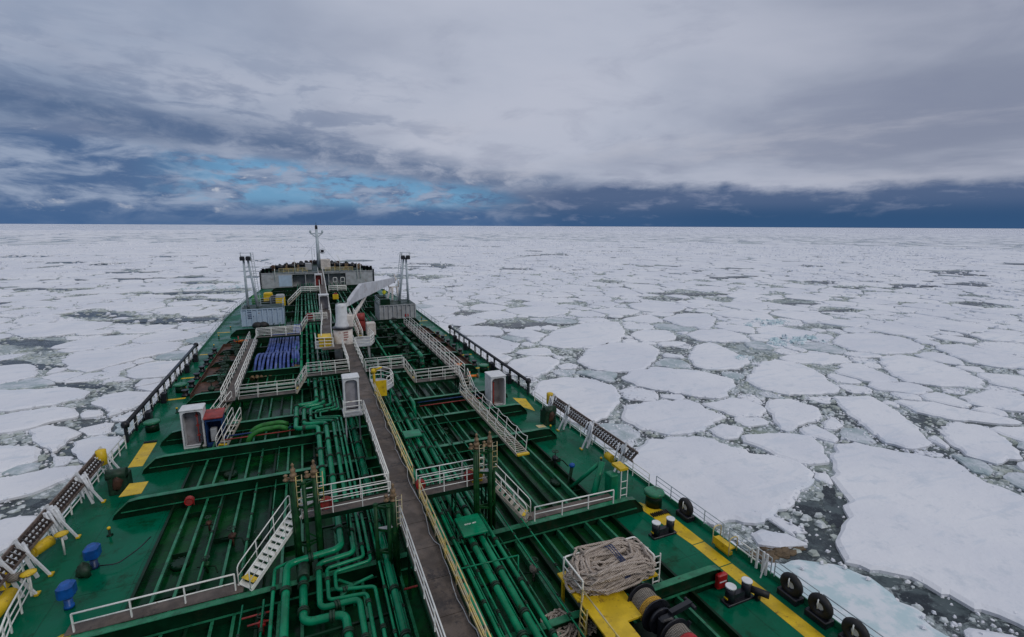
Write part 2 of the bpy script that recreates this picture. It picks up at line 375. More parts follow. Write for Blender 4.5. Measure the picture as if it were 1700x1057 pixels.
def top(name, mb, mat, label, cat, group=None, kind=None):
    return setprops(obj(name, mb, mat), label, cat, group, kind)
def legs(parent, segs, mat='girder_green', name='support_leg'):
    for a, b, w_ in segs: m_ = MB(); m_.bar(a, b, w_); obj(name, m_, mat, parent)
def copy_tree(o, parent=None):
    c = o.copy(); col.objects.link(c)
    if parent is not None: c.parent = parent
    for ch in list(o.children): copy_tree(ch, c)
    return c
def place_copy(src, loc, label=None, rz=0.0):
    c = copy_tree(src); c.location = Vector(loc); c.rotation_euler = (0, 0, rz)
    if label: c['label'] = label
    return c
def link_copy(src, parent, wl):
    c = src.copy(); col.objects.link(c); c.parent = parent; c.location = Vector(wl)-wloc(parent); return c

# ================================================================== SEA AND ICE
WATER = -8.0
def ice_mats():
    m = bpy.data.materials.new('snow_ice'); m.use_nodes = True
    q = N(m.node_tree); b = m.node_tree.nodes['Principled BSDF']; pos = q.add('ShaderNodeNewGeometry').outputs['Position']
    n1 = q.noise(pos, 0.05, 5, 0.6); n2 = q.noise(pos, 0.5, 6, 0.65); n3 = q.noise(pos, 3.0, 4, 0.6)
    c = q.mix(q.ss(n1, 0.35, 0.65), (0.70, 0.72, 0.78, 1), (0.79, 0.80, 0.835, 1))
    c = q.mix(q.m('MULTIPLY', q.ss(n2, 0.54, 0.68), 0.45), c, (0.55, 0.61, 0.68, 1))
    c = q.mix(q.m('MULTIPLY', q.ss(n3, 0.60, 0.72), 0.3), c, (0.52, 0.58, 0.64, 1))
    sx_ = q.add('ShaderNodeSeparateXYZ'); q.l.new(pos, sx_.inputs[0])
    drift = q.noise(q.xyz(q.m('MULTIPLY', sx_.outputs[0], .12), q.m('MULTIPLY', sx_.outputs[1], .5), 0.0), 1.0, 6, .65, .8)
    c = q.mix(q.m('MULTIPLY', q.ss(drift, .52, .66), .5), c, (0.60, 0.66, 0.74, 1))
    q.put(b.inputs['Base Color'], c); b.inputs['Roughness'].default_value = 0.75
    b.inputs['Specular IOR Level'].default_value = 0.2
    bp = q.add('ShaderNodeBump'); bp.inputs['Strength'].default_value = 0.6; bp.inputs['Distance'].default_value = 0.35
    q.put(bp.inputs['Height'], q.m('ADD', q.noise(pos, 0.35, 6, 0.6), q.m('MULTIPLY', n3, 0.12))); q.l.new(bp.outputs[0], b.inputs['Normal'])
    MATS['snow_ice'] = m
    m = bpy.data.materials.new('brash'); m.use_nodes = True
    q = N(m.node_tree); b = m.node_tree.nodes['Principled BSDF']; pos = q.add('ShaderNodeNewGeometry').outputs['Position']
    n2 = q.noise(pos, 0.25, 5, 0.65); n3 = q.noise(pos, 1.3, 5, 0.6)
    c = q.mix(q.ss(n3, 0.40, 0.62), (0.38, 0.43, 0.43, 1), (0.68, 0.72, 0.75, 1))
    c = q.mix(q.m('MULTIPLY', q.ss(n2, 0.46, 0.60), 0.6), c, (0.29, 0.33, 0.27, 1))
    q.put(b.inputs['Base Color'], c); b.inputs['Roughness'].default_value = 0.55
    MATS['brash'] = m
    m = bpy.data.materials.new('blue_ice'); m.use_nodes = True
    q = N(m.node_tree); b = m.node_tree.nodes['Principled BSDF']; pos = q.add('ShaderNodeNewGeometry').outputs['Position']
    c = q.mix(q.ss(q.noise(pos, 0.6, 5, 0.65), 0.42, 0.60), (0.50, 0.64, 0.68, 1), (0.72, 0.76, 0.80, 1))
    q.put(b.inputs['Base Color'], c); b.inputs['Roughness'].default_value = 0.5
    MATS['blue_ice'] = m
    m = bpy.data.materials.new('thin_ice'); m.use_nodes = True
    q = N(m.node_tree); b = m.node_tree.nodes['Principled BSDF']; pos = q.add('ShaderNodeNewGeometry').outputs['Position']
    c = q.mix(q.ss(q.noise(pos, 0.3, 6, 0.7), 0.40, 0.62), (0.36, 0.44, 0.46, 1), (0.62, 0.65, 0.70, 1))
    c = q.mix(q.m('MULTIPLY', q.ss(q.noise(pos, 1.6, 5, 0.7), 0.55, 0.66), 0.5), c, (0.28, 0.34, 0.35, 1))
    q.put(b.inputs['Base Color'], c); b.inputs['Roughness'].default_value = 0.45
    MATS['thin_ice'] = m
    # the sea itself: dark water under a skin of grey-green slush; far away it reads as closed pack
    m = bpy.data.materials.new('slush_water'); m.use_nodes = True
    q = N(m.node_tree); b = m.node_tree.nodes['Principled BSDF']; pos = q.add('ShaderNodeNewGeometry').outputs['Position']
    big = q.noise(pos, 0.022, 5, 0.6); mid = q.noise(pos, 0.14, 6, 0.68, 0.6); fin = q.noise(pos, 1.1, 6, 0.7, 0.8)
    vv = q.vor(pos, 0.75, 'DISTANCE_TO_EDGE'); v2 = q.vor(pos, 2.4, 'DISTANCE_TO_EDGE')
    cover = q.m('ADD', q.m('ADD', q.m('MULTIPLY', big, 0.55), q.m('MULTIPLY', mid, 0.55)), q.m('MULTIPLY', fin, 0.35))
    dark = q.mix(q.ss(fin, 0.4, 0.7), (0.016, 0.027, 0.032, 1), (0.07, 0.10, 0.105, 1))
    sl = q.mix(q.ss(mid, 0.40, 0.60), (0.17, 0.215, 0.21, 1), (0.40, 0.46, 0.47, 1))
    sl = q.mix(q.m('MULTIPLY', q.ss(q.noise(pos, 0.09, 4, 0.6), 0.52, 0.66), 0.7), sl, (0.20, 0.24, 0.15, 1))
    sl = q.mix(q.m('MULTIPLY', q.ss(vv, 0.10, 0.22), q.ss(fin, 0.45, 0.58)), sl, (0.58, 0.63, 0.66, 1))
    sl = q.mix(q.m('MULTIPLY', q.ss(v2, 0.06, 0.015), 0.5), sl, (0.07, 0.10, 0.10, 1))
    c = q.mix(q.ss(cover, 0.66, 0.76), dark, sl)
    # brown algae stain
    # distance from the ship along the sea (the pack closes up far off)
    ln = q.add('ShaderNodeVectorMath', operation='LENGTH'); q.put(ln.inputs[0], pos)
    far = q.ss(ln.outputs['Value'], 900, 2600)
    fv = q.vor(pos, 0.035, 'DISTANCE_TO_EDGE'); fvc = q.noise(pos, 0.006, 6, 0.7)
    pack = q.mix(q.m('MULTIPLY', q.ss(fv, 0.10, 0.03), q.ss(fvc, 0.45, 0.6)), (0.76, 0.77, 0.83, 1), (0.50, 0.55, 0.60, 1))
    pack = q.mix(q.m('MULTIPLY', q.ss(q.noise(pos, 0.0016, 7, 0.7), 0.50, 0.62), 0.35), pack, (0.55, 0.58, 0.65, 1))
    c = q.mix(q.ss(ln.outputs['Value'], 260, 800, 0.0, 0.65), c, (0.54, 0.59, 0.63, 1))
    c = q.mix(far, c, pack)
    q.put(b.inputs['Base Color'], c)
    q.put(b.inputs['Roughness'], q.mix(q.ss(cover, 0.66, 0.76), (0.12,)*3+(1,), (0.6,)*3+(1,)))
    bp = q.add('ShaderNodeBump'); bp.inputs['Strength'].default_value = 0.7; bp.inputs['Distance'].default_value = 0.2
    q.put(bp.inputs['Height'], q.m('MULTIPLY', fin, q.ss(cover, 0.6, 0.8, 0.2, 1.0))); q.l.new(bp.outputs[0], b.inputs['Normal'])
    MATS['slush_water'] = m
    m = bpy.data.materials.new('open_water'); m.use_nodes = True
    q = N(m.node_tree); b = m.node_tree.nodes['Principled BSDF']; pos = q.add('ShaderNodeNewGeometry').outputs['Position']
    f1 = q.noise(pos, 1.4, 6, 0.7, 1.0); f2 = q.noise(pos, .45, 5, .65)
    c = q.mix(q.ss(f2, .48, .62), (0.012, 0.020, 0.026, 1), (0.07, 0.095, 0.10, 1))
    c = q.mix(q.m('MULTIPLY', q.ss(f1, .56, .68), .6), c, (0.26, 0.31, 0.32, 1))
    q.put(b.inputs['Base Color'], c); b.inputs['Roughness'].default_value = .22; b.inputs['Specular IOR Level'].default_value = .3
    bp = q.add('ShaderNodeBump'); bp.inputs['Strength'].default_value = .5; bp.inputs['Distance'].default_value = .1
    q.put(bp.inputs['Height'], f1); q.l.new(bp.outputs[0], b.inputs['Normal']); MATS['open_water'] = m
    pmat('brown_ice', (0.10, 0.07, 0.04), 0.6, var=0.5, vscale=0.7)
ice_mats()
sea = MB(); S_ = 45000
sea.prism([(-S_, -S_), (S_, -S_), (S_, S_), (-S_, S_)], WATER-30, WATER)
setprops(obj('water', sea, 'slush_water', origin=(0, 0, WATER)), kind='structure')

# ship outline, used for the hull and to keep the ice off it
WL, WR = -17.0, 17.3
bow = [(17.3, -20), (17.3, 100), (17.1, 112), (16.4, 126), (15.4, 138), (14.6, 147), (12.6, 156), (9.6, 165), (5.6, 172), (2.2, 175.5), (0.4, 176.2),
       (-1.4, 175.5), (-4.8, 172), (-8.8, 165), (-11.8, 156), (-13.8, 147), (-14.7, 138), (-15.8, 126), (-16.7, 112), (-17.0, 100), (-17.0, -20)]

# floes surveyed from the photograph: outline in photo pixels, resolved on the ice level
FL = [
 ('vast smooth snow-covered floe filling the lower right beyond the tyre fenders', [(1383,737),(1426,734),(1487,749),(1544,757),(1588,766),(1608,781),(1642,801),(1700,825),(1800,868),(1880,960),(1850,1110),(1700,1038),(1622,1006),(1571,982),(1503,958),(1453,945),(1399,930),(1394,916),(1395,876),(1409,835),(1390,805),(1383,768)]),
 ('large smooth floe pressed beside the starboard rail, just ahead of the tyres', [(1000,775),(1042,765),(1060,735),(1110,722),(1180,727),(1230,745),(1291,758),(1339,771),(1351,795),(1330,822),(1294,851),(1270,862),(1228,863),(1180,868),(1120,850),(1060,820)]),
 ('oval floe just outboard of the stowed accommodation ladder', [(1030,690),(1040,672),(1075,665),(1140,662),(1170,675),(1205,690),(1180,705),(1150,718),(1110,721),(1060,712)]),
 ('long flat floe directly behind the oval floe off the stowed ladder', [(1029,626),(1053,614),(1095,608),(1173,617),(1222,630),(1218,642),(1198,661),(1165,659),(1115,651),(1053,638)]),
 ('broad pale floe off the starboard fender rail with a notched far edge', [(957,598),(975,580),(1010,568),(1060,568),(1080,572),(1097,580),(1085,600),(1070,613),(1020,617),(980,612)]),
 ('rounded floe with a rough grey hollow in its top', [(1142,593),(1154,572),(1181,568),(1214,581),(1247,597),(1231,611),(1185,613),(1152,607)]),
 ('broad kite-shaped floe with small snow lumps at its middle', [(1235,630),(1263,601),(1288,596),(1333,605),(1362,618),(1399,648),(1350,655),(1305,654),(1268,646)]),
 ('long floe lying right behind the pale blue ice hummock', [(1379,568),(1395,554),(1445,552),(1502,560),(1539,576),(1519,585),(1465,587),(1412,581)]),
 ('very long slab floe at middle right, pointed at its near left end', [(1457,593),(1486,588),(1535,595),(1597,613),(1636,634),(1630,643),(1568,640),(1510,634),(1478,622)]),
 ('narrow slab floe at the right edge behind the very long slab', [(1546,574),(1589,570),(1642,581),(1700,593),(1740,613),(1659,609),(1609,601)]),
 ('wedge-shaped floe narrowing towards the ship, left of the long tilted floe', [(1268,663),(1313,661),(1362,679),(1366,692),(1329,706),(1307,716),(1288,704)]),
 ('long tilted floe with a ragged right side, above the vast smooth floe', [(1381,657),(1445,657),(1486,679),(1519,704),(1548,741),(1510,745),(1465,731),(1432,704),(1399,679)]),
 ('tiny bright floe between the wedge-shaped floe and the long tilted floe', [(1366,700),(1381,691),(1403,706),(1387,712),(1370,710)]),
 ('broad lumpy floe at the right edge above the vast smooth floe', [(1560,708),(1585,698),(1634,708),(1679,733),(1700,758),(1659,768),(1609,756),(1576,733)]),
 ('floe cut by the right edge of view behind the lumpy one', [(1589,657),(1638,647),(1700,655),(1740,690),(1700,683),(1620,672)]),
 ('thin low strip of floe lying between the lumpy floe and the edge-cut one', [(1485,665),(1540,665),(1600,678),(1700,700),(1690,704),(1590,697),(1530,685)]),
 ('thin flat floe under the pale blue ice hummock', [(1290,592),(1330,585),(1400,590),(1415,600),(1370,604),(1310,601)]),
 ('large bright floe level with the far end of the starboard fender rail', [(893,570),(920,548),(970,536),(1025,533),(1040,550),(1030,565),(990,577),(930,577)]),
 ('small wide floe ahead of the bright floe beyond the fender rail', [(1098,528),(1130,520),(1175,520),(1190,530),(1180,543),(1130,541)]),
 ('low floe immediately left of the rough ice rubble', [(1138,555),(1160,547),(1200,546),(1235,555),(1250,566),(1200,567),(1160,565)]),
 ('squarish floe between the large bright floe and the rubble', [(1043,555),(1065,547),(1110,548),(1125,560),(1110,566),(1065,566)]),
 ('floe half hidden behind the white shelter on the starboard side', [(880,650),(895,632),(940,625),(985,628),(1020,640),(1030,663),(1010,690),(970,705),(920,690)]),
 ('floe touching the outside of the starboard fender rail', [(830,612),(850,598),(880,590),(915,592),(930,600),(915,615),(890,625),(850,622)]),
 ('scraped pale blue floe alongside the tyre fenders', [(1230,955),(1262,935),(1320,926),(1395,935),(1440,950),(1490,988),(1540,1020),(1580,1060),(1620,1130),(1450,1170),(1330,1030)]),
 ('small triangular white floe above the brown stained ice', [(1250,888),(1265,877),(1310,886),(1340,902),(1300,908),(1262,903)]),
 ('long floe at the left edge level with the port fender rail', [(-60,690),(-60,650),(60,645),(110,642),(150,647),(140,660),(100,668),(40,678)]),
 ('floe at the left edge just nearer than the long one', [(-40,722),(0,688),(60,678),(110,674),(130,680),(125,692),(80,700),(30,715)]),
 ('very broad bright floe on the port side ahead of the fender rail', [(101,598),(128,583),(194,579),(271,567),(306,567),(287,583),(233,594),(186,606),(147,617),(116,612)]),
 ('long bright floe beyond the broad one on the port side', [(10,550),(60,538),(130,532),(190,535),(170,545),(100,556),(40,560)]),
 ('oval floe beside the port fender rail', [(150,668),(175,655),(220,648),(258,650),(240,665),(215,680),(180,683)]),
 ('small four-sided floe with dark cracks off the port side', [(45,715),(75,706),(115,708),(130,720),(90,750),(60,735)]),
 ('floe close beside the aft end of the port fender rail', [(120,735),(150,724),(200,722),(215,730),(180,760),(150,775),(128,760)]),
 ('floe split by a black crack at the left edge', [(-30,745),(20,738),(72,742),(60,765),(0,782),(-30,780)]),
 ('near floe at the left edge below the cracked ones', [(-60,800),(20,790),(90,775),(140,770),(120,790),(60,815),(-20,835)]),
 ('nearest floe at the left edge, outside the port ladder', [(-60,890),(0,862),(60,856),(80,862),(40,890),(-30,935)]),
]
random.seed(11)
rng = np.random.default_rng(5)
def chaikin(p, it=1, k=.17):
    for _ in range(it):
        q = []
        for i in range(len(p)):
            a, b = p[i], p[(i+1) % len(p)]
            q += [(a[0]*(1-k)+b[0]*k, a[1]*(1-k)+b[1]*k), (a[0]*k+b[0]*(1-k), a[1]*k+b[1]*(1-k))]
        p = q
    return p
def rough(p, step, amp, rnd):
    q = []
    for i in range(len(p)):
        a, b = p[i], p[(i+1) % len(p)]; L = math.hypot(b[0]-a[0], b[1]-a[1]); k = max(1, min(40, int(L/step)))
        for j in range(k):
            t = j/k; x, y = a[0]*(1-t)+b[0]*t, a[1]*(1-t)+b[1]*t
            q.append((x+rnd.gauss(0, amp), y+rnd.gauss(0, amp)))
    return q
def ragged(p, step, amp, rnd):
    q = []
    for i in range(len(p)):
        a, b = p[i], p[(i+1) % len(p)]; L = math.hypot(b[0]-a[0], b[1]-a[1]); k = max(1, min(60, int(L/step)))
        q += [(a[0]+(b[0]-a[0])*j/k, a[1]+(b[1]-a[1])*j/k) for j in range(k)]
    n = len(q); cx = sum(a[0] for a in q)/n; cy = sum(a[1] for a in q)/n
    ph = [rnd.uniform(0, 6.28) for _ in range(6)]; acc = 0.0; out_ = []
    for i, (x, y) in enumerate(q):
        L = math.hypot(x-cx, y-cy) or 1; s_ = i*step
        am = min(amp*2.6, L*.12)
        o_ = am*(.45*math.sin(s_*.9+ph[0])*math.sin(s_*.37+ph[1])+.45*math.sin(s_*1.9+ph[2])*math.sin(s_*.61+ph[3]))+rnd.gauss(0, min(amp*.75, L*.05))
        out_.append((x+(x-cx)/L*o_, y+(y-cy)/L*o_))
    return out_
def area(p): return 0.5*sum(p[i-1][0]*p[i][1]-p[i][0]*p[i-1][1] for i in range(len(p)))
def floe_mesh(mb, p, top_z, bev=0.35, fan=True):
    if area(p) < 0: p = p[::-1]
    n = len(p); cx = sum(a[0] for a in p)/n; cy = sum(a[1] for a in p)/n
    ins = []
    for x, y in p:
        L = math.hypot(x-cx, y-cy) or 1; k = max(0.5, 1-bev/L); ins.append((cx+(x-cx)*k, cy+(y-cy)*k))
    vs = [(x, y, WATER-0.5) for x, y in p]+[(x, y, WATER+top_z*0.6) for x, y in p]+[(x, y, WATER+top_z) for x, y in ins]
    if fan: vs.append((cx, cy, WATER+top_z)); fs = [(2*n+i, 2*n+(i+1) % n, 3*n) for i in range(n)]
    else: fs = [tuple(range(2*n, 3*n))]
    for r in (0, n): fs += [(r+i, r+(i+1) % n, r+n+(i+1) % n, r+n+i) for i in range(n)]
    mb._add(vs, fs)
camxy = (CAM.x, CAM.y)
traced = []
for label, px in FL:
    p = [P(a, b, WATER+0.3) for a, b in px]; p = [(v.x, v.y) for v in p]
    if area(p) < 0: p = p[::-1]
    traced.append((label, ragged(chaikin(p, 1, .11), 0.7, 0.19, random), p))
def inside(poly, x, y):
    c = False; j = len(poly)-1
    for i in range(len(poly)):
        xi, yi = poly[i]; xj, yj = poly[j]
        if (yi > y) != (yj > y) and x < (xj-xi)*(y-yi)/(yj-yi)+xi: c = not c
        j = i
    return c
def edge_pts(poly, step):
    q = []
    for i in range(len(poly)):
        a, b = poly[i], poly[(i+1) % len(poly)]; L = math.hypot(b[0]-a[0], b[1]-a[1]); k = max(1, int(L/step))
        q += [(a[0]+(b[0]-a[0])*j/k, a[1]+(b[1]-a[1])*j/k) for j in range(k)]
    return q
solid = [t[2] for t in traced]+[bow]
bbs = [(min(p[0] for p in s), max(p[0] for p in s), min(p[1] for p in s), max(p[1] for p in s)) for s in solid]
epts = [q for s in solid for q in edge_pts(s, 1.5)]
CELL = 12.0
eh = {}
for q in epts: eh.setdefault((int(q[0]//CELL), int(q[1]//CELL)), []).append(q)
# throw floes of many sizes, big ones first
fh = {}; floes = []
def try_floe(x, y, r, k=0.80):
    for s, b in zip(solid, bbs):
        if b[0]-1 < x < b[1]+1 and b[2]-1 < y < b[3]+1 and inside(s, x, y): return
    ci, cj = int(x//CELL), int(y//CELL); w_ = 3 if r > 9 else 2
    for i in range(ci-w_, ci+w_+1):
        for j in range(cj-w_, cj+w_+1):
            for (a, b, c) in fh.get((i, j), ()):
                if (a-x)**2+(b-y)**2 < (k*(r+c))**2: return
            if abs(i-ci) < 2 and abs(j-cj) < 2:
                for (a, b) in eh.get((i, j), ()):
                    if (a-x)**2+(b-y)**2 < (0.62*r)**2: return
    fh.setdefault((ci, cj), []).append((x, y, r)); floes.append((x, y, r))
def polar(r0, r1):
    a = PSI+random.uniform(-R_(54), R_(54)); d = math.sqrt(random.uniform(r0*r0, r1*r1))
    return CAM.x+d*math.sin(a), CAM.y+d*math.cos(a)
for r, n in ((9.5, 160), (7.5, 500), (6.0, 1200), (4.6, 2600), (3.3, 4500), (2.2, 8000), (1.4, 9000)):
    for _ in range(n): x, y = polar(18, 330); try_floe(x, y, r*random.uniform(0.85, 1.15))
for r, n in ((12, 500), (8.5, 2500), (6.0, 6000), (4.0, 9000)):
    for _ in range(n): x, y = polar(330, 800); try_floe(x, y, r*random.uniform(0.85, 1.15))
def clip(poly, mx, my, nx, ny):
    q = []; n = len(poly)
    for i in range(n):
        a, b = poly[i], poly[(i+1) % n]
        da = (a[0]-mx)*nx+(a[1]-my)*ny; db = (b[0]-mx)*nx+(b[1]-my)*ny
        if da <= 0: q.append(a)
        if (da < 0 < db) or (db < 0 < da):
            t = da/(da-db); q.append((a[0]+(b[0]-a[0])*t, a[1]+(b[1]-a[1])*t))
    return q
LEADS = [(165, 523, 62, 6.5), (60, 569, 75, 6), (250, 535, 40, 4), (855, 447, 26, 2.2), (1385, 840, 26, 40), (1345, 845, 30, 16), (1560, 1000, 85, 28), (1470, 965, 30, 10), (1040, 735, 22, 22), (1640, 765, 60, 10), (1000, 700, 15, 12), (60, 835, 60, 9),
         (1130, 520, 40, 4), (1620, 505, 35, 3), (1330, 505, 35, 3), (1060, 600, 10, 6), (760, 520, 40, 4), (560+540, 640, 18, 6), (130, 640, 60, 5), (1510, 640, 40, 5), (1370, 470, 40, 2), (330, 470, 35, 2.5), (380, 500, 20, 2), (90, 480, 60, 2.2)]
LW = []
for px_, py_, hw, hh in LEADS:
    c = P(px_, py_, WATER); e1 = P(px_+hw, py_+hh*.3, WATER); e2 = P(px_, py_+hh, WATER); LW.append((c, e1-c, e2-c))
rl = random.Random(12)
for _ in range(70):      # narrow wind-blown leads, lying across the view
    a_ = PSI+R_(rl.uniform(-50, 50)); d_ = rl.uniform(110, 620); c = Vector((CAM.x+d_*math.sin(a_), CAM.y+d_*math.cos(a_), WATER))
    if abs(c.x) < 24 and c.y < 190: continue
    t_ = PSI+R_(90+rl.uniform(-25, 25)); L_ = rl.uniform(5, 17)*(1+d_/500); w_ = rl.uniform(1.0, 2.6)*(1+d_/300)
    if any(b_[0]-3 < c.x < b_[1]+3 and b_[2]-3 < c.y < b_[3]+3 for b_ in bbs): continue
    LW.append((c, Vector((math.sin(t_)*L_, math.cos(t_)*L_, 0)), Vector((-math.cos(t_)*w_, math.sin(t_)*w_, 0))))
def in_lead(x, y):
    for c, u, v in LW:
        D_ = u.x*v.y-u.y*v.x; dx_, dy_ = x-c.x, y-c.y
        a = (dx_*v.y-dy_*v.x)/D_; b = (u.x*dy_-u.y*dx_)/D_
        if a*a+b*b < 1: return True
    return False
rnd_l = random.Random(2)
for c, u, v in LW:     # open leads: sheets of clear dark water just above the slush, each on its own level
    ring = []
    for k in range(40):
        a = k*math.pi/20; f = rnd_l.uniform(.72, 1.0)*(1+.14*math.sin(3*a+c.x)+.1*math.sin(7*a))
        ring.append((c.x+(u.x*math.cos(a)+v.x*math.sin(a))*f, c.y+(u.y*math.cos(a)+v.y*math.sin(a))*f))
    mb = MB(); lz = locals().get('lz', 0.0)+.0015; mb.prism(ring if area(ring) > 0 else ring[::-1], WATER-.3-lz, WATER+.004+lz); setprops(obj('water', mb, 'open_water'), kind='structure')
polys = []
for (x, y, r) in floes:
    d0 = math.hypot(x-camxy[0], y-camxy[1]); ph = random.uniform(0, 6.28)
    ex = random.uniform(1.4, 1.9)
    p = [(x+r*ex*math.cos(ph+k*0.6283)*random.uniform(0.85, 1.1), y+r*ex*math.sin(ph+k*0.6283)*random.uniform(0.85, 1.1)) for k in range(10)]
    if in_lead(x, y): continue
    ci, cj = int(x//CELL), int(y//CELL); w_ = 2 if r < 7 else 3
    gap = random.choice((0.02, 0.05, 0.1, 0.15, 0.3, 0.6))
    for i in range(ci-w_, ci+w_+1):
        for j in range(cj-w_, cj+w_+1):
            for (a, b, c) in fh.get((i, j), ()):
                D = math.hypot(a-x, b-y)
                if D < 1e-6 or D > 1.7*(r+c): continue
                nx, ny = (a-x)/D, (b-y)/D; t = D*r/(r+c)-gap
                p = clip(p, x+nx*t, y+ny*t, nx, ny)
                if len(p) < 3: break
            if len(p) < 3: break
            for (a, b) in eh.get((i, j), ()):
                D = math.hypot(a-x, b-y)
                if D > r*1.8 or D < 0.3: continue
                nx, ny = (a-x)/D, (b-y)/D
                p = clip(p, x+nx*(D-0.5), y+ny*(D-0.5), nx, ny)
                if len(p) < 3: break
            if len(p) < 3: break
        if len(p) < 3: break
    if len(p) < 3 or abs(area(p)) < 1.5: continue
    # a share of them is broken up: leaves open slush between the plates
    if r < 4.5 and random.random() < 0.16: continue
    if d0 < 330: p = ragged(chaikin(p), 0.8 if d0 < 150 else 1.7, 0.17 if d0 < 150 else 0.3, random)
    else: p = chaikin(p)
    polys.append((abs(area(p))/(d0**3), d0, p, r))
polys.sort(key=lambda t: -t[0])
# occupancy raster (0.5 m) of everything solid, to know where the open slush is
RX0, RY0, RS = -140.0, 0.0, 0.5; RW, RH = 900, 520
occ = np.zeros((RH, RW), bool)
def raster(poly):
    a = np.array(poly); i0, i1 = int((a[:, 0].min()-RX0)/RS), int((a[:, 0].max()-RX0)/RS)+1
    j0, j1 = int((a[:, 1].min()-RY0)/RS), int((a[:, 1].max()-RY0)/RS)+1
    i0, i1, j0, j1 = max(i0, 0), min(i1, RW), max(j0, 0), min(j1, RH)
    if i0 >= i1 or j0 >= j1: return
    X = RX0+(np.arange(i0, i1)+0.5)*RS; Y = RY0+(np.arange(j0, j1)+0.5)*RS
    XX, YY = np.meshgrid(X, Y); c = np.zeros(XX.shape, bool); k = len(a)-1
    for i in range(len(a)):
        xi, yi = a[i]; xj, yj = a[k]
        if yi != yj: c ^= ((yi > YY) != (yj > YY)) & (XX < (xj-xi)*(YY-yi)/(yj-yi)+xi)
        k = i
    occ[j0:j1, i0:i1] |= c
for t in traced: raster(t[1])
for t in polys: raster(t[2])
raster(bow)
for k, (label, p, _) in enumerate(traced):
    mb = MB(); floe_mesh(mb, p, 0.42 if k not in (23,) else 0.2, 0.45, k not in (0, 3, 7, 11))
    top('ice_floe', mb, 'blue_ice' if k == 23 else 'snow_ice', label, 'ice floe', 'snow-covered ice floes')
far = MB(); nind = 0
for (sc, d0, p, r) in polys:
    if nind < 300-len(traced) and d0 < 330:
        mb = MB(); floe_mesh(mb, p, random.uniform(0.22, 0.5)); nind += 1
        thin = r < 5 and random.random() < 0.22
        zx = sum(a_[0] for a_ in p)/len(p); zy = sum(a_[1] for a_ in p)/len(p); hb = math.degrees(math.atan2(zx-CAM.x, zy-CAM.y))-22.93
        zone = 'at the far left of the view' if hb < -36 else 'off the port bow' if hb < -23 else 'ahead of the bow' if hb < -9 else 'just off the starboard rail' if hb < 5 else 'right of centre' if hb < 22 else 'towards the right edge'
        dist = 'in the near ice' if d0 < 75 else 'in the middle distance' if d0 < 140 else 'farther out'
        size = 'large' if abs(area(p)) > 110 else 'mid-sized' if abs(area(p)) > 45 else 'small'
        if thin: top('ice_floe', mb, 'thin_ice', '%s thin greyish mottled floe %s, %s' % (size, dist, zone), 'ice floe', 'thin grey ice floes')
        else: top('ice_floe', mb, 'snow_ice', '%s white floe %s, %s' % (size, dist, zone), 'ice floe', 'snow-covered ice floes')
    else: floe_mesh(far, p, random.uniform(0.2, 0.5), 0.3)
random.seed(3)
for _ in range(9000):          # far pack towards the horizon: flat plates of many sizes
    x, y = polar(760, 2600); r = random.choice((6, 9, 13, 18))*random.uniform(0.7, 1.3); n = 8; ph = random.uniform(0, 6)
    floe_mesh(far, [(x+r*math.cos(ph+k*6.283/n)*random.uniform(.7, 1.1), y+r*math.sin(ph+k*6.283/n)*random.uniform(.7, 1.1)) for k in range(n)], random.uniform(0.3, 0.9), 0.5)
setprops(obj('pack_ice', far, 'snow_ice', origin=(0, 300, WATER)), 'white pack ice stretching from the nearer floes to the horizon', 'pack ice', kind='stuff')
# brash between the floes
br = MB(); JY, IX = np.nonzero(~occ)
X = RX0+(IX+rng.random(len(IX)))*RS; Y = RY0+(JY+rng.random(len(IX)))*RS
D = np.hypot(X-CAM.x, Y-CAM.y); A = np.degrees(np.arctan2(X-CAM.x, Y-CAM.y))-22.9
den = rng.random(len(X)); fld = np.sin(X*.13+np.sin(Y*.09)*2)+np.sin(Y*.17+np.sin(X*.07)*2.5)
ok = (D > 18) & (D < 260) & (np.abs(A) < 50) & (den < np.where(fld > -0.7, 0.34, 0.09)*np.clip(130/D, 0.25, 1.0))
X, Y, D = X[ok], Y[ok], D[ok]
vs = []; fs = []
for x, y, d in zip(X.tolist(), Y.tolist(), D.tolist()):
    if in_lead(x, y) and random.random() < .8: continue
    s = random.choice((0.12, 0.16, 0.22, 0.3, 0.42))*(1+d/150); n = 5; ph = random.random()*6; h = s*random.uniform(0.15, 0.5); k = len(vs); el_ = random.uniform(0.6, 1.0)
    for j in range(n):
        a = ph+j*6.283/n; q = s*random.uniform(.7, 1.25); vs.append((x+q*math.cos(a), y+q*math.sin(a)*el_, WATER-0.05))
    for j in range(n):
        a = ph+j*6.283/n; q = s*random.uniform(.4, .8); vs.append((x+q*math.cos(a), y+q*math.sin(a)*el_, WATER+h*random.uniform(.7, 1.2)))
    fs.append(tuple(k+n+j for j in range(n))); fs += [(k+j, k+(j+1) % n, k+n+(j+1) % n, k+n+j) for j in range(n)]
br._add(vs, fs)
setprops(obj('brash_ice', br, 'brash', origin=(0, 100, WATER)), 'grey-green crushed ice and slush filling the leads between floes', 'brash ice', kind='stuff')
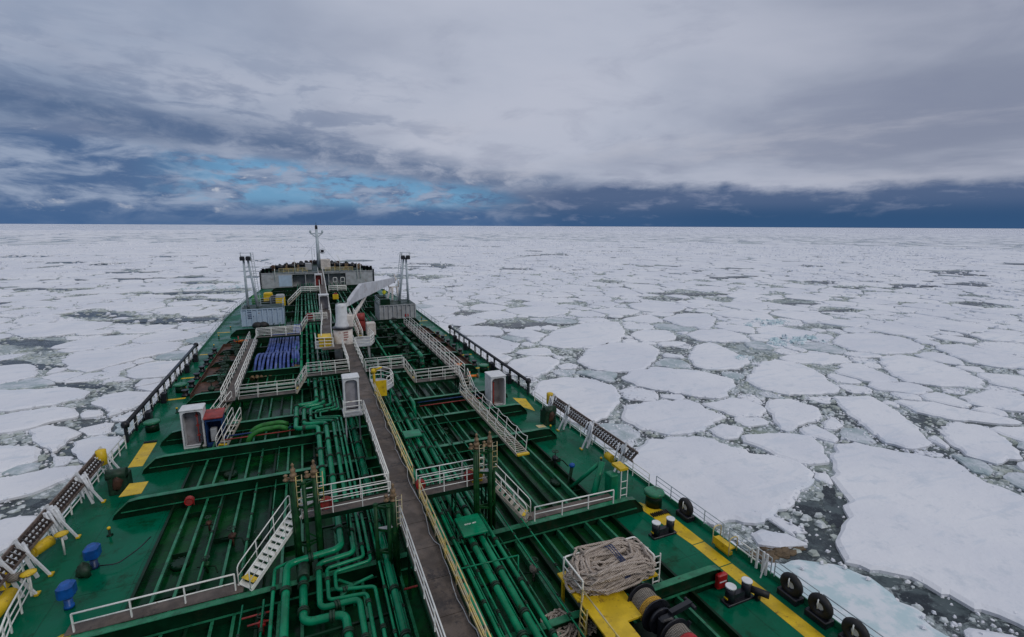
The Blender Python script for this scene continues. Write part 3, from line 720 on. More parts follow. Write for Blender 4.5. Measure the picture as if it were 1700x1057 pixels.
# crumbled snow-white rims along the floes, and pressure rubble farther out
rb_ = MB(); vs = []; fs = []
def lump(x, y, s, h, z0):
    n = 5; ph = random.random()*6; k = len(vs); e = random.uniform(.6, 1)
    for j in range(n):
        a = ph+j*1.2566; q = s*random.uniform(.7, 1.2); vs.append((x+q*math.cos(a), y+q*math.sin(a)*e, z0))
    for j in range(n):
        a = ph+j*1.2566; q = s*random.uniform(.35, .75); vs.append((x+q*math.cos(a), y+q*math.sin(a)*e, z0+h*random.uniform(.7, 1.2)))
    fs.append(tuple(k+n+j for j in range(n))); fs.extend([(k+j, k+(j+1) % n, k+n+(j+1) % n, k+n+j) for j in range(n)])
rims = [(t[1], 0) for t in traced]+[(t[2], t[1]) for t in polys if t[1] < 210]
for p, d0 in rims:
    cx = sum(a[0] for a in p)/len(p); cy = sum(a[1] for a in p)/len(p); ph = random.uniform(0, 6)
    for i, (x, y) in enumerate(p):
        L = math.hypot(x-cx, y-cy) or 1; nx, ny = (x-cx)/L, (y-cy)/L
        dens = (2.2+1.8*math.sin(ph+i*.11)) if d0 else (3.4+2.8*math.sin(ph+i*.07))
        for _ in range(int(dens+random.random())):
            o_ = random.gauss(-.1, .6 if d0 else .85); s = random.uniform(.08, .26)
            lump(x+nx*o_+random.uniform(-.4, .4), y+ny*o_+random.uniform(-.4, .4), s, s*random.uniform(.3, .8), WATER+(.27 if o_ < -.2 else -.02))
for _ in range(13000):
    x, y = polar(150, 800); d = math.hypot(x-CAM.x, y-CAM.y)
    f = math.sin(x*.02+math.sin(y*.013)*2)+math.sin(y*.025+math.sin(x*.017)*2)
    if f < -.4: continue
    s = random.uniform(.3, .8)*(1+d/500); lump(x, y, s, s*random.uniform(.3, .9), WATER+.1)
rb_._add(vs, fs)
setprops(obj('rubble_ice', rb_, 'snow_ice', origin=(0, 120, WATER)), 'white crumbled ice heaped along the floe edges', 'ice rubble', kind='stuff')
# pale blue hummocks standing on the pack
def hummock(cx, cy, L, h, seed, label, n=34):
    rnd = random.Random(seed); mb = MB()
    for _ in range(n):
        a = rnd.uniform(-1, 1); x = cx+a*L/2; y = cy+rnd.uniform(-.22, .22)*L*(1-abs(a)*.6); s = rnd.uniform(.4, 1.0)*h*(1-abs(a)*.6)
        mb.blob((x, y, WATER+0.2+s*0.2), s*0.75, rnd.random(), (1.5, 1.0, .75), 0.45, 6)
    mb.sm = [False]*len(mb.sm)
    top('ice_hummock', mb, 'blue_ice', label, 'ice hummock', 'pale blue heaps of broken ice')
c0 = P(1325, 568, WATER); hummock(c0.x, c0.y, 17, 1.5, 1, 'pale blue heap of broken ice in front of the long floe')
c0 = P(1272, 538, WATER); hummock(c0.x, c0.y, 15, 1.5, 2, 'whiter and farther heap of broken ice behind the pale blue one')
c0 = P(1232, 597, WATER); hummock(c0.x, c0.y, 6, .8, 3, 'low heap of broken ice on the right end of the hollowed floe', 18)
c0 = P(385, 478, WATER); hummock(c0.x-6, c0.y, 22, 1.6, 4, 'pale blue rubble off the port side near the light mast')
c0 = P(1290, 918, WATER); mb = MB()
for i in range(26): mb.blob((c0.x+random.gauss(0, 1.3), c0.y+random.gauss(0, .45), WATER+.02), random.uniform(.25, .6), i, (1.4, 1, .35), .35, 6)
top('ice_rubble', mb, 'brown_ice', 'rust-brown algae-stained ice below the small triangular floe', 'stained ice')

# ================================================================== THE SHIP
ship = thing('tanker_ship', (0, 70, 0), 'green-decked tanker pushing ahead through the pack ice', 'ship')
mb = MB(); n = len(bow)
mb._add([(x, y, -9.5) for x, y in bow]+[(x, y, -0.02) for x, y in bow], [tuple(range(n-1, -1, -1)), tuple(range(n, 2*n))]+[(i, (i+1) % n, n+(i+1) % n, n+i) for i in range(n)])
obj('hull', mb, 'hull_paint', ship)
mb = MB(); inn = [(x*0.997, y) for x, y in bow]
mb._add([(x, y, 0.0) for x, y in inn], [tuple(range(n))]); obj('main_deck', mb, 'deck_green', ship)
mb = MB(); mb.prism([(-11.3, -10), (12.95, -10), (12.95, 100), (11.2, 140), (-9.8, 140), (-11.3, 100)], 0.001, 0.004); obj('tank_deck_plating', mb, 'bay_shade_green', ship)  # thin sheet over the deck, carrying grime and the painted bay shade
for nm, X0, pts in (('deck_edge_plate', WR, [p for p in bow if p[0] > 10 and p[1] < 150]), ('deck_edge_plate', WL, [p for p in bow if p[0] < -10 and p[1] < 150])):
    mb = MB()
    for a, b in zip(pts[:-1], pts[1:]): mb.bar((a[0]*.995, a[1], .14), (b[0]*.995, b[1], .14), .06, .28)
    obj(nm, mb, 'edge_green', ship)
# deck girders (web, flange, sloping ends) and fore-and-aft stiffeners
GY = [3.5, 9.3, 15.2, 21.7, 32.8, 38.6, 43.3, 52.5, 58.7, 64.5, 70.5, 76.5, 84, 98, 106, 114, 122, 130, 138]
for gy in GY:
    k = 1.0 if gy < 105 else 1.0-(gy-105)*0.006
    xl, xr = -14.3*k, 15.0*k
    if gy == 15.2: xl = -14.0
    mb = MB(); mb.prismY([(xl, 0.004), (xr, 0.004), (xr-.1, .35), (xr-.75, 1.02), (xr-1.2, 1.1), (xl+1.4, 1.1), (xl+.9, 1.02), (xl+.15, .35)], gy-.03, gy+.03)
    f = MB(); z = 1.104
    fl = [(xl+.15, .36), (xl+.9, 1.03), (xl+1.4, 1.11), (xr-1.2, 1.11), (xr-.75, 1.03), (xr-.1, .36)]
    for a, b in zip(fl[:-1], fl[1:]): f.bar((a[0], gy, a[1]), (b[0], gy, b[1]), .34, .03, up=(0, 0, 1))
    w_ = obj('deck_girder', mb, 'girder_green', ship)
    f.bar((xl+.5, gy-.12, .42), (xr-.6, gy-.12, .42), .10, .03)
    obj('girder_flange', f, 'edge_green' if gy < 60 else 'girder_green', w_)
xs = [-11.2+.88*k for k in range(28)]
for k, x in enumerate(xs):
    mb = MB(); y1 = 140 if abs(x) < 9 else 122
    j = random.uniform(-.05, .05)
    y0 = -4
    mb.bar((x+j, y0, .18), (x+j, y1, .18), .025, .35); mb.bar((x+j+.05, y0, .365), (x+j+.05, y1, .365), .13, .02)
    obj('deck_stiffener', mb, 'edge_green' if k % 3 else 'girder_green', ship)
# small brackets, doubler plates and manhole rims in the bays
mb = MB(); mb.box(0, .72, -.012, .012, 0, .296); brk = None
for i in range(96):
    x = random.choice(xs)+.08; y = random.uniform(6, 60)
    if brk is None: brk = obj('bay_bracket', mb, 'girder_green', ship, origin=(0, 0, 0)); brk.location = Vector((x, y, .006))-wloc(ship)
    else: link_copy(brk, ship, (x, y, .006))
hatches = [P(300, 940, 0), P(275, 945, 0), P(285, 905, 0), Vector((-8.6, 36, 0)), Vector((9.0, 36, 0)), Vector((11.6, 26.5, 0))]
for i, p in enumerate(hatches[:1]+hatches[3:]):
    m_ = MB(); m_.lathe((p.x, p.y, .004), [(.42, 0), (.42, .22), (.36, .25)], 14)
    for a in range(10): m_.box(p.x+.37*math.cos(a*.628)-.03, p.x+.37*math.cos(a*.628)+.03, p.y+.37*math.sin(a*.628)-.03, p.y+.37*math.sin(a*.628)+.03, .24, .29)
    obj('tank_hatch', m_, 'girder_green', ship)
# painted markings
def paint(poly, z=0.006, h=0.004, mat='yellow', name='yellow_marking'):
    m_ = MB(); m_.prism(poly if area(poly) > 0 else poly[::-1], z, z+h); obj(name, m_, mat, ship)
paint([(15.45, 5), (16.25, 5), (16.25, 16.1), (15.45, 16.1)])
paint([(15.45, 16.16), (16.25, 16.16), (16.25, 18.0), (15.45, 18.0)])
paint([(15.45, 18.06), (16.25, 18.06), (16.25, 21.2), (15.1, 23.0), (14.9, 22.7)])
paint([(-15.5, 40.1), (-14.6, 40.0), (-14.7, 44.2), (-15.6, 44.3)])
paint([(15.35, 40.2), (15.95, 38.9), (16.1, 39.7), (16.5, 42.3), (15.4, 43.0)])
paint([(14.6, 34.2), (15.3, 34.1), (15.25, 35.8), (14.55, 35.9)], mat='yellow_rail', name='pale_marking')
paint([(-14.0, 33.3), (-12.9, 33.3), (-12.9, 34.8), (-13.9, 34.9)], 1.12, .03)
for y in (55, 62.5, 73.5, 88): paint([(-16.6, y), (-14.8, y), (-14.8, y+.45), (-16.6, y+.45)])
for y in (54, 60.5, 73, 86): paint([(15.2, y), (16.9, y), (16.9, y+.45), (15.2, y+.45)])
mb = MB()
for i in range(9): mb.box(15.15+i*.14, 15.2+i*.14, 20.9, 21.25, .012, .10)
for i in range(9): mb.box(-15.6+i*.1, -15.55+i*.1, 44.3, 44.6, .012, .10)
obj('drain_grating', mb, 'black', ship)
# forecastle
mb = MB(); FB = 146.0; FZ = 4.1
fo = [(14.6, FB), (14.5, 147), (12.6, 156), (9.6, 165), (5.6, 172), (2.2, 175.5), (0.4, 176.2), (-1.4, 175.5), (-4.8, 172), (-8.8, 165), (-11.8, 156), (-13.7, 147), (-13.8, FB)]
m_ = MB(); nn = len(fo)
m_._add([(x, y, 0) for x, y in fo]+[(x*1.03, y, FZ) for x, y in fo], [tuple(range(nn, 2*nn))]+[(i, (i+1) % nn, nn+(i+1) % nn, nn+i) for i in range(nn-1)])
obj('forecastle_deck', m_, 'girder_green', ship)
m_ = MB()      # bulkhead with the open recess in the middle
m_.box(-14.1, -6.4, FB-.25, FB, .1, FZ); m_.box(7.4, 15.0, FB-.25, FB, .1, FZ); m_.box(-6.4, 7.4, FB-.25, FB, FZ-.45, FZ)
m_.box(-14.1, 15.0, FB-.45, FB-.25, FZ-.02, FZ+.14)
fb = obj('forecastle_bulkhead', m_, 'paint_grey', ship)
m_ = MB(); m_.box(-6.4, 7.4, FB+2.6, FB+2.7, .1, FZ-.05); m_.box(-3.2, -3.0, FB-.1, FB+2.6, .1, FZ-.46); m_.box(2.8, 3.0, FB-.1, FB+2.6, .1, FZ-.46)
obj('recess_wall', m_, 'paint_grey', ship)
m_ = MB(); m_.box(-6.4, 7.4, FB-.3, FB+2.58, .02, .06); obj('recess_floor', m_, 'girder_green', ship)
m_ = MB(); m_.box(-9.8, -6.6, FB-.32, FB-.26, .5, 3.5); obj('light_panel', m_, 'pale_blue', fb)
for i in range(5): m_ = MB(); m_.bar((-13.8, FB-.3, .5+i*.65), (-12.6, FB-.3, .9+i*.65), .05, .1); obj('bracket', m_, 'paint_grey', fb)
for s, X0 in ((-1, -14.2), (1, 15.1)):
    m_ = MB(); m_.box(X0-.18, X0+.18, FB-.5, FB+.1, .0, FZ+.5); obj('corner_post', m_, 'black', ship)
m_ = MB(); k2 = [(x*1.03, y) for x, y in fo]
for a, b in zip(k2[:-1], k2[1:]):
    if a[1] > 150 or b[1] > 150: m_.bar((a[0], a[1], FZ+.42), (b[0], b[1], FZ+.42), .12, .85)
obj('bow_bulwark', m_, 'girder_green', ship)

# ------------------------------------------------------------------ railings
def seg_pts(pts, step):
    out_ = []
    for a, b in zip(pts[:-1], pts[1:]):
        a, b = Vector(a), Vector(b); L = (b-a).length; k = max(1, round(L/step))
        out_ += [a.lerp(b, j/k) for j in range(k)]
    return out_+[Vector(pts[-1])]
def railing(pts, label, mat='rail_white', h=1.1, rails=3, step=1.7, r=0.028, group='white pipe railings', pmatn=None, name='railing', closed_ends=True):
    pts = [Vector(p) for p in pts]
    t = thing(name, pts[0], label, 'railing', group)
    for i in range(rails):
        z = h*(i+1)/rails
        m_ = MB(); m_.tube([p+Vector((0, 0, z)) for p in pts], r*(1.2 if i == rails-1 else 0.9), 5, fillet=0.12, seg=2)
        obj('rail', m_, mat, t)
    src = None
    for p in seg_pts(pts, step):
        if src is None:
            m_ = MB(); m_.bar(p, p+Vector((0, 0, h)), r*2.1, r*1.5, up=(1, 0, 0)); src = obj('post', m_, pmatn or mat, t, origin=p)
        else: link_copy(src, t, p)
    return t
CX0, CX1, CZ = 0.42, 1.72, 3.0     # central catwalk
# ------------------------------------------------------------------ central catwalk
cw = thing('catwalk', (1.0, 2, 0), 'long brown grated catwalk raised along the middle of the deck', 'walkway')
m_ = MB()
for i in range(28):
    y0 = 3+i*2.03; m_.box(CX0, CX1, y0, y0+2.0, CZ-.05, CZ)
obj('walkway_grating', m_, 'grating', cw)
m_ = MB(); m_.box(CX0-.06, CX0-.003, 2, 59.8, CZ-.16, CZ+.06); m_.box(CX1+.003, CX1+.06, 2, 59.8, CZ-.16, CZ+.06); obj('side_beam', m_, 'girder_green', cw)
m_ = MB()   # beyond the crane the walkway swings to port and climbs to the forecastle
far_pts = [(-1.15, 60.6, CZ), (-1.0, 66, CZ), (-.5, 76, CZ+.15), (-.05, 100, CZ+.4), (.45, 125, CZ+.8), (.75, 146, FZ+.35)]
for a, b in zip(far_pts[:-1], far_pts[1:]): m_.bar(a, b, 1.15, .08)
m_.box(-1.8, 1.0, 58.2, 60.5, CZ-.09, CZ-.012)
obj('walkway_grating', m_, 'grating', cw)
for y in (8, 14, 20, 26, 33, 40, 47, 54, 59):
    legs(cw, [((CX0+.1, y, .01), (CX0+.1, y, CZ-.17), .12), ((CX1-.1, y, .01), (CX1-.1, y, CZ-.17), .12)]); legs(cw, [((CX0, y, CZ-.22), (CX1, y, CZ-.22), .1)], name='cross_beam')
for y in (72, 86, 100, 112, 125, 138): legs(cw, [((-.6, y, .01), (-.6, y, CZ+.1), .14), ((.5, y, .01), (.5, y, CZ+.1), .14)])
railing([(CX0-.02, 3, CZ), (CX0-.02, 21.2, CZ)], 'white railing on the port side of the catwalk nearest the camera', r=.028)
railing([(CX0-.02, 24.5, CZ), (CX0-.02, 36.3, CZ)], 'white railing on the port side of the catwalk aft of the cabinet', r=.034)
railing([(CX0-.02, 49.2, CZ), (CX0-.02, 58.3, CZ)], 'white railing on the port side of the catwalk leading up to the crane', r=.036)
railing([(CX1+.02, 3, CZ), (CX1+.02, 23.2, CZ)], 'yellow and white railing on the starboard side of the near catwalk', mat='yellow_rail', pmatn='yellow_rail', r=.027, rails=3)
railing([(CX1+.02, 24.8, CZ), (CX1+.02, 40.4, CZ)], 'yellow and white railing on the starboard side of the catwalk below the cabinet', mat='yellow_rail', pmatn='yellow_rail', r=.027, rails=3)
railing([(CX1+.02, 49.0, CZ), (CX1+.02, 60, CZ)], 'white railing on the starboard side of the catwalk leading up to the crane', r=.036)
m_ = MB(); m_.box(CX1+.075, CX1+.10, 3, 23.2, CZ+.02, CZ+.42); top('kick_plate', m_, 'yellow_rail', 'yellow kick plate along the foot of the near catwalk railing', 'kick plate', 'yellow kick plates')
m_ = MB(); m_.box(CX1+.075, CX1+.10, 24.8, 40, CZ+.02, CZ+.30); top('kick_plate', m_, 'yellow_rail', 'yellow kick plate farther forward along the catwalk', 'kick plate', 'yellow kick plates')
m_ = MB(); pts = []
for i in range(60):
    y = 4+i*.62; pts.append((CX1-.06+.08*math.sin(i*.9)-.03*(i % 3), y, CZ+.05+(.18 if i % 4 == 0 else 0)))
m_.tube(pts, .022, 5); top('cable', m_, 'paint_grey', 'grey cable draped along the starboard edge of the catwalk', 'cable')
for s, lb in ((-.6, 'port'), (.6, 'starboard')):
    railing([(a[0]+s, a[1], a[2]) for a in far_pts], 'white %s railing of the catwalk forward of the crane' % lb, r=.045, step=3.0, rails=2)

# ------------------------------------------------------------------ cross walkways and stairs
def crosswalk(x0, x1, y, z, label, sides=(0, 1), rl='', step=1.5, w_=.9, r=.026):
    t = thing('cross_walkway', ((x0+x1)/2, y, z-.1), label, 'walkway', 'walkways across the deck')
    m_ = MB(); m_.box(x0, x1, y, y+w_, z-.05, z); obj('walkway_grating', m_, 'grating', t)
    m_ = MB(); m_.box(x0, x1, y-.05, y-.003, z-.18, z+.04); m_.box(x0, x1, y+w_+.003, y+w_+.05, z-.18, z+.04); obj('side_beam', m_, 'girder_green', t)
    k = max(2, int(abs(x1-x0)/1.8)+1)
    for i in range(k):
        x = x0+.2+(x1-x0-.4)*i/(k-1)
        legs(t, [((x, y+.1, .01), (x, y+.1, z-.19), .08), ((x, y+w_-.1, .01), (x, y+w_-.1, z-.19), .08)])
        if z > 2: legs(t, [((x, y+.15, z-.9), (x, y+w_-.15, .5), .05)], name='brace')
    for s in sides:
        railing([(x0+.03, y+s*w_, z), (x1-.03, y+s*w_, z)], ('near ' if s == 0 else 'far ')+rl, r=r, step=step)
crosswalk(-3.9, .38, 23.6, 3.0, 'raised cross walkway to port beside the pipe towers', rl='railing of the near port cross walkway over the pipes')
crosswalk(1.8, 5.7, 23.4, 3.0, 'raised cross walkway to starboard near the square cover', rl='railing of the near starboard cross walkway over the pipes')
crosswalk(-3.5, .38, 47.9, 3.0, 'raised cross walkway to port behind the white catwalk cabinet', rl='railing of the middle port cross walkway', step=1.1)
crosswalk(-9.3, -4.5, 48.0, 1.5, 'low cross walkway to port between blue hoses and pipe bends', rl='railing of the low port cross walkway', step=1.5)
crosswalk(1.8, 5.5, 47.4, 3.0, 'raised cross walkway to starboard behind the yellow monitor', rl='railing of the middle starboard cross walkway', step=1.1)
crosswalk(6.5, 11.0, 46.8, 1.5, 'low cross walkway to starboard running to the long side walkway', rl='railing of the low starboard cross walkway', step=1.5)
crosswalk(-9.4, -4.1, 69.5, 2.6, 'cross walkway to port behind the blue hoses', rl='railing of the walkway behind the blue hoses', step=1.5, r=.045)
crosswalk(-3.2, -.4, 76.5, 3.0, 'short cross walkway to port beside the crane', rl='railing of the short walkway beside the crane', step=1.0, r=.045)
crosswalk(-4.2, -.4, 111, 3.0, 'farthest cross walkway to port, near the forecastle', rl='railing of the farthest port walkway', step=1.5, r=.055)
crosswalk(1.4, 5.0, 111, 3.0, 'farthest cross walkway to starboard, near the forecastle', rl='railing of the farthest starboard walkway', step=1.5, r=.055)
def stairs(a, b, w_, wd, label, mat='tread', r=.028, rh=1.0, steps=None):
    """a = top, b = bottom (centre line), wd = width direction"""
    a, b = Vector(a), Vector(b); wd = Vector(wd).normalized(); t = thing('deck_stairs', b, label, 'stairs', 'short ladders and stairs')
    k = steps or max(5, int((a.z-b.z)/.22)); 
    for s in (-1, 1):
        m_ = MB(); m_.bar(a+wd*s*w_/2, b+wd*s*w_/2, .045, .18); obj('side_beam', m_, mat, t)
        m_ = MB(); o_ = wd*s*w_/2; up = Vector((0, 0, 1))
        m_.tube([a+o_, a+o_+up*rh, b+o_+up*rh, b+o_+up*.05], r, 5, fillet=.2, seg=3); m_.tube([a+o_+up*rh*.5, b+o_+up*rh*.5], r*.8, 5)
        for j in (1, 2): p = a.lerp(b, j/3)+o_; m_.tube([p, p+up*rh], r*.8, 5)
        obj('handrail', m_, 'rail_white', t)
    m_ = MB()
    for j in range(k):
        p = a.lerp(b, (j+.5)/k); m_.bar(p-wd*w_*.47, p+wd*w_*.47, .24, .03)
    obj('steps', m_, mat, t)
    m_ = MB(); d = (b-a).normalized(); m_.bar(b-wd*w_/2-d*.35+Vector((0, 0, .12)), b+wd*w_/2-d*.35+Vector((0, 0, .12)), .3, .02); obj('bottom_step', m_, 'yellow', t)
    return t
stairs((-4.15, 24.2, 3.0), (-6.35, 22.1, 1.15), .75, (.69, -.72, 0), 'white stairs slanting from the near port walkway to the girder', mat='rail_white', steps=12)
stairs((5.85, 23.6, 3.0), (7.45, 22.0, 1.15), .6, (.7, .7, 0), 'stairs slanting from the near starboard walkway to the girder')
stairs((-3.55, 48.3, 3.0), (-4.5, 48.3, 1.5), .7, (0, 1, 0), 'stairs between raised and low walkway to port')
stairs((5.55, 47.8, 3.0), (6.5, 47.4, 1.5), .7, (0, 1, 0), 'stairs between raised and low walkway to starboard')
stairs((-3.2, 77, 3.0), (-4.4, 77, 1.2), .8, (0, 1, 0), 'stairs down from the short walkway beside the crane', r=.045)
stairs((-4.2, 111.5, 3.0), (-6.8, 111.5, .4), .9, (0, 1, 0), 'stairs down from the farthest port walkway', r=.06)
stairs((-10.0, 48.2, 1.5), (-11.3, 46.6, .05), .7, (.7, -.7, 0), 'short stairs from the port side walkway down by the white shelter', r=.035)
stairs((-8.8, 43.0, 1.6), (-9.8, 40.6, .1), .6, (.9, -.3, 0), 'loose grey ladder leaning beside the blue locker', r=.03)
# walkways along the manifolds
def longwalk(x0, x1, y0, y1, z, label, rl):
    t = thing('side_walkway', ((x0+x1)/2, y0, 0), label, 'walkway', 'long side walkways')
    m_ = MB(); m_.box(x0, x1, y0, y1, z-.05, z); obj('walkway_grating', m_, 'grating', t)
    for a_, b_ in ((x0-.06, x0-.003), (x1+.003, x1+.06)): m_ = MB(); m_.box(a_, b_, y0, y1, z-.2, z+.04); obj('side_beam', m_, 'girder_green', t)
    for y in np.arange(y0+.5, y1, 3.0): legs(t, [((x0+.1, y, .01), (x0+.1, y, z-.06), .1), ((x1-.1, y, .01), (x1-.1, y, z-.06), .1)])
    railing([(x0, y0, z), (x0, y1, z)], 'outboard '+rl if x0 < 0 else 'inboard '+rl, r=.034, step=1.9, rails=3)
    railing([(x1, y0+1, z), (x1, y1, z)], 'inboard '+rl if x0 < 0 else 'outboard '+rl, r=.034, step=1.9, rails=3)
longwalk(-10.45, -9.45, 47.2, 73, 1.75, 'long walkway beside the port drip tray', 'railing of the port side walkway')
longwalk(10.8, 11.65, 46.0, 76, 1.75, 'long walkway beside the starboard drip tray', 'railing of the starboard side walkway')
stairs((11.2, 46.0, 1.75), (11.4, 43.9, .1), .8, (1, 0, 0), 'stairs at the near end of the starboard side walkway, next to the white shelter', r=.035)

# rail along the top of the near girders
railing([(-12.3, 22.0, 1.12), (-6.7, 22.1, 1.12)], 'low white railing on the near port girder', h=.85, rails=2, step=2.0, r=.034)
railing([(7.7, 21.75, 1.12), (12.7, 21.6, 1.12)], 'low white railing on the near starboard girder', h=.85, rails=2, step=1.7, r=.034)
for a, lb in (((-12.6, -6.4, 21.9), 'grey walk strip on the near port girder'), ((7.0, 13.0, 21.9), 'grey walk strip on the near starboard girder')):
    t = thing('girder_walkway', (a[0], a[2], 0), lb, 'walkway', 'walk strips on the girders')
    m_ = MB(); m_.box(a[0], a[1], a[2]-.02, a[2]+.65, 1.14, 1.17); obj('walkway_grating', m_, 'grating', t)
    for x in np.arange(a[0]+.3, a[1], 1.4): legs(t, [((x, a[2]+.55, .01), (x, a[2]+.55, 1.13), .08)])
# outer rails
railing([(17.15, 9, .25), (17.15, 12.0, .25)], 'thin deck-edge railing behind the nearest tyre fender', mat='mast_grey', h=.85, rails=3, step=1.2, r=.022, group='deck edge railings')
railing([(17.15, 12.2, .25), (17.15, 14.4, .25)], 'thin deck-edge railing with two tyres hung on it', mat='mast_grey', h=.85, rails=3, step=1.1, r=.022, group='deck edge railings')
railing([(17.15, 14.6, .25), (17.15, 17.2, .25)], 'thin deck-edge railing between the tyres and the yellow step', mat='mast_grey', h=.85, rails=3, step=1.2, r=.022, group='deck edge railings')
railing([(17.15, 17.6, .25), (17.15, 23.2, .25)], 'thin sagging deck-edge railing forward of the yellow step', mat='mast_grey', h=.85, rails=3, step=1.6, r=.022, group='deck edge railings')
railing([(16.9, 23.6, .1), (16.9, 41.0, .1)], 'white deck-edge railing under the starboard ladder', h=1.0, rails=3, step=1.8, r=.025, group='deck edge railings')
railing([(-16.7, 27.5, .1), (-16.5, 43.6, .1)], 'white deck-edge railing under the port ladder', h=1.05, rails=3, step=1.4, r=.04, group='deck edge railings')
railing([(-14.9, 22.6, .1), (-15.3, 24.4, .1), (-15.6, 26.8, .1)], 'short curved white railing with a yellow top at the lower left', h=1.05, rails=3, step=1.2, r=.035, group='deck edge railings')
railing([(-16.9, 79, .1), (-16.9, 100, .1), (-16.6, 112, .1), (-15.8, 126, .1), (-14.7, 138, .1), (-13.9, 146, .1)], 'thin port deck-edge railing running to the forecastle', mat='mast_grey', h=1.0, rails=2, step=2.5, r=.03, group='deck edge railings')
railing([(17.15, 79, .1), (17.15, 100, .1), (17, 112, .1), (16.3, 126, .1), (15.3, 138, .1), (14.6, 146, .1)], 'thin starboard deck-edge railing running to the forecastle', mat='mast_grey', h=1.0, rails=2, step=2.5, r=.03, group='deck edge railings')

# black fender rails
def fender_rail(x, y0, y1, label, s):
    t = thing('fender_rail', (x, y0, 0), label, 'fender rail', 'heavy black fender rails')
    m_ = MB(); m_.tube([(x, y0, 1.45), (x, y1, 1.45)], .17, 10); obj('top_tube', m_, 'black', t)
    m_ = MB(); m_.box(x-.05, x+.05, y0, y1, .28, .42); obj('lower_plate', m_, 'black', t)
    for y in np.arange(y0, y1+.1, (y1-y0)/12):
        m_ = MB(); m_.bar((x, y, .0), (x, y, 1.4), .16, .26 if abs(y-y0) > .1 and abs(y-y1) > .1 else .4, up=(0, 1, 0)); obj('post', m_, 'black', t)
    m_ = MB()
    for y in np.arange(y0+.7, y1, .9): m_.bar((x-s*.1, y, .42), (x-s*.1, y, 1.25), .03)
    m_.bar((x-s*.1, y0, .85), (x-s*.1, y1, .85), .03); obj('rung_frame', m_, 'rail_white', t)
    for y in (y0, y1): m_ = MB(); m_.lathe((x, y, 1.2), [(.12, 0), (.27, .05), (.3, .3), (.22, .5), (.05, .55)], 12); obj('end_knob', m_, 'black', t)
    for y in (y0+4.2, y0+9.4, y0+20, y0+25): m_ = MB(); m_.bbox(x-s*.45-.22, x-s*.45+.22, y-.4, y+.4, .0, 1.0, .06); obj('fender_box', m_, 'black', t)
fender_rail(17.25, 43.3, 72.5, 'heavy black fender rail along the starboard deck edge', 1)
fender_rail(-16.85, 45.2, 73.5, 'heavy black fender rail along the port deck edge', -1)
# mooring bitts / drums beside the fender rails
def deck_drum(x, y, r, h, label, mat='girder_green', cat='mushroom vent'):
    t = thing('mushroom_vent', (x, y, 0), label, cat, 'round green deck vents')
    m_ = MB(); m_.lathe((x, y, .005), [(r*.8, 0), (r*.8, h*.8)], 16); obj('trunk', m_, mat, t)
    m_ = MB(); m_.lathe((x, y, h*.78), [(r, 0), (r, h*.16), (r*.85, h*.22)], 18); obj('cap', m_, 'edge_green' if mat == 'girder_green' else mat, t)
    return t
deck_drum(16.0, 22.0, .62, 1.0, 'round green vent with a pale lid behind the first yellow stripe')
deck_drum(-15.6, 47.0, .6, .9, 'round green vent beside the aft end of the port fender rail')
deck_drum(-15.6, 57.5, .6, .9, 'round green vent midway along the port fender rail')
deck_drum(15.7, 52.5, .6, .9, 'round green vent midway along the starboard fender rail')

# ------------------------------------------------------------------ pipes
def flanges(t, path, r, every, mat='flange_green'):
    path = [Vector(p) for p in path]; src = {}
    acc = every*.6
    for a, b in zip(path[:-1], path[1:]):
        L = (b-a).length; d = (b-a).normalized()
        s = acc
        while s < L-.35:
            p = a+d*s; key = 'y' if abs(d.y) > abs(d.x) else 'x'
            if key in src: link_copy(src[key], t, p)
            else:
                m_ = MB(); w_ = .05+.03*r
                for q in (-w_*1.05, w_*1.05): m_.cyl(p+d*(q-w_*.8), p+d*(q+w_*.8), r*1.32+.02, 10)
                src[key] = obj('flange', m_, mat, t, origin=p)
            s += every
        acc = max(.3, s-L) if s > L else .5
def pipe(path, r, label, every=3.2, n=10, mat='pipe_green', group='green deck pipes', fil=None):
    t = thing('deck_pipe', path[0], label, 'pipe', group)
    m_ = MB(); m_.tube(path, r, n, fillet=fil if fil else r*2.6, seg=5); obj('pipe_run', m_, mat, t)
    if every: flanges(t, path, r, every)
    return t
Z = 1.42
YF = 62
pipe([(-2.8, 70, Z), (-2.8, 44.9, Z), (-4.45, 44.6, Z), (-4.45, 39.3, Z), (-2.85, 39.2, Z), (-2.8, 30.9, Z), (-2.8, 30.5, Z-1.1)], .18, 'thick outermost pipe of the port bank, ending in a bend at the near towers', 2.8)
pipe([(-2.25, 70, Z), (-2.25, 44.4, Z), (-3.85, 44.1, Z), (-3.85, 40.0, Z), (-2.25, 39.8, Z), (-2.22, 23.2, Z), (-2.5, 22.95, Z), (-4.65, 22.7, Z), (-4.65, 7, Z)], .17, 'thick pipe running on the port bank past both sets of bends', 2.9)
pipe([(-1.7, 70, Z), (-1.7, 43.9, Z), (-3.35, 43.4, Z), (-3.35, 40.5, Z), (-1.7, 40.1, Z), (-1.68, 22.4, Z), (-3.3, 22.2, Z), (-3.3, 19.25, Z), (-1.75, 19.2, Z), (-1.7, 7, Z)], .125, 'medium pipe third from the edge of the port bank', 3.1)
pipe([(-1.35, 70, Z), (-1.35, 43.2, Z), (-2.95, 42.8, Z), (-2.95, 41.0, Z), (-1.33, 40.5, Z), (-1.28, 21.9, Z), (-2.95, 21.7, Z), (-2.95, 19.6, Z), (-1.42, 19.4, Z), (-1.4, 7, Z)], .085, 'slim pipe fourth from the edge of the port bank', 3.4)
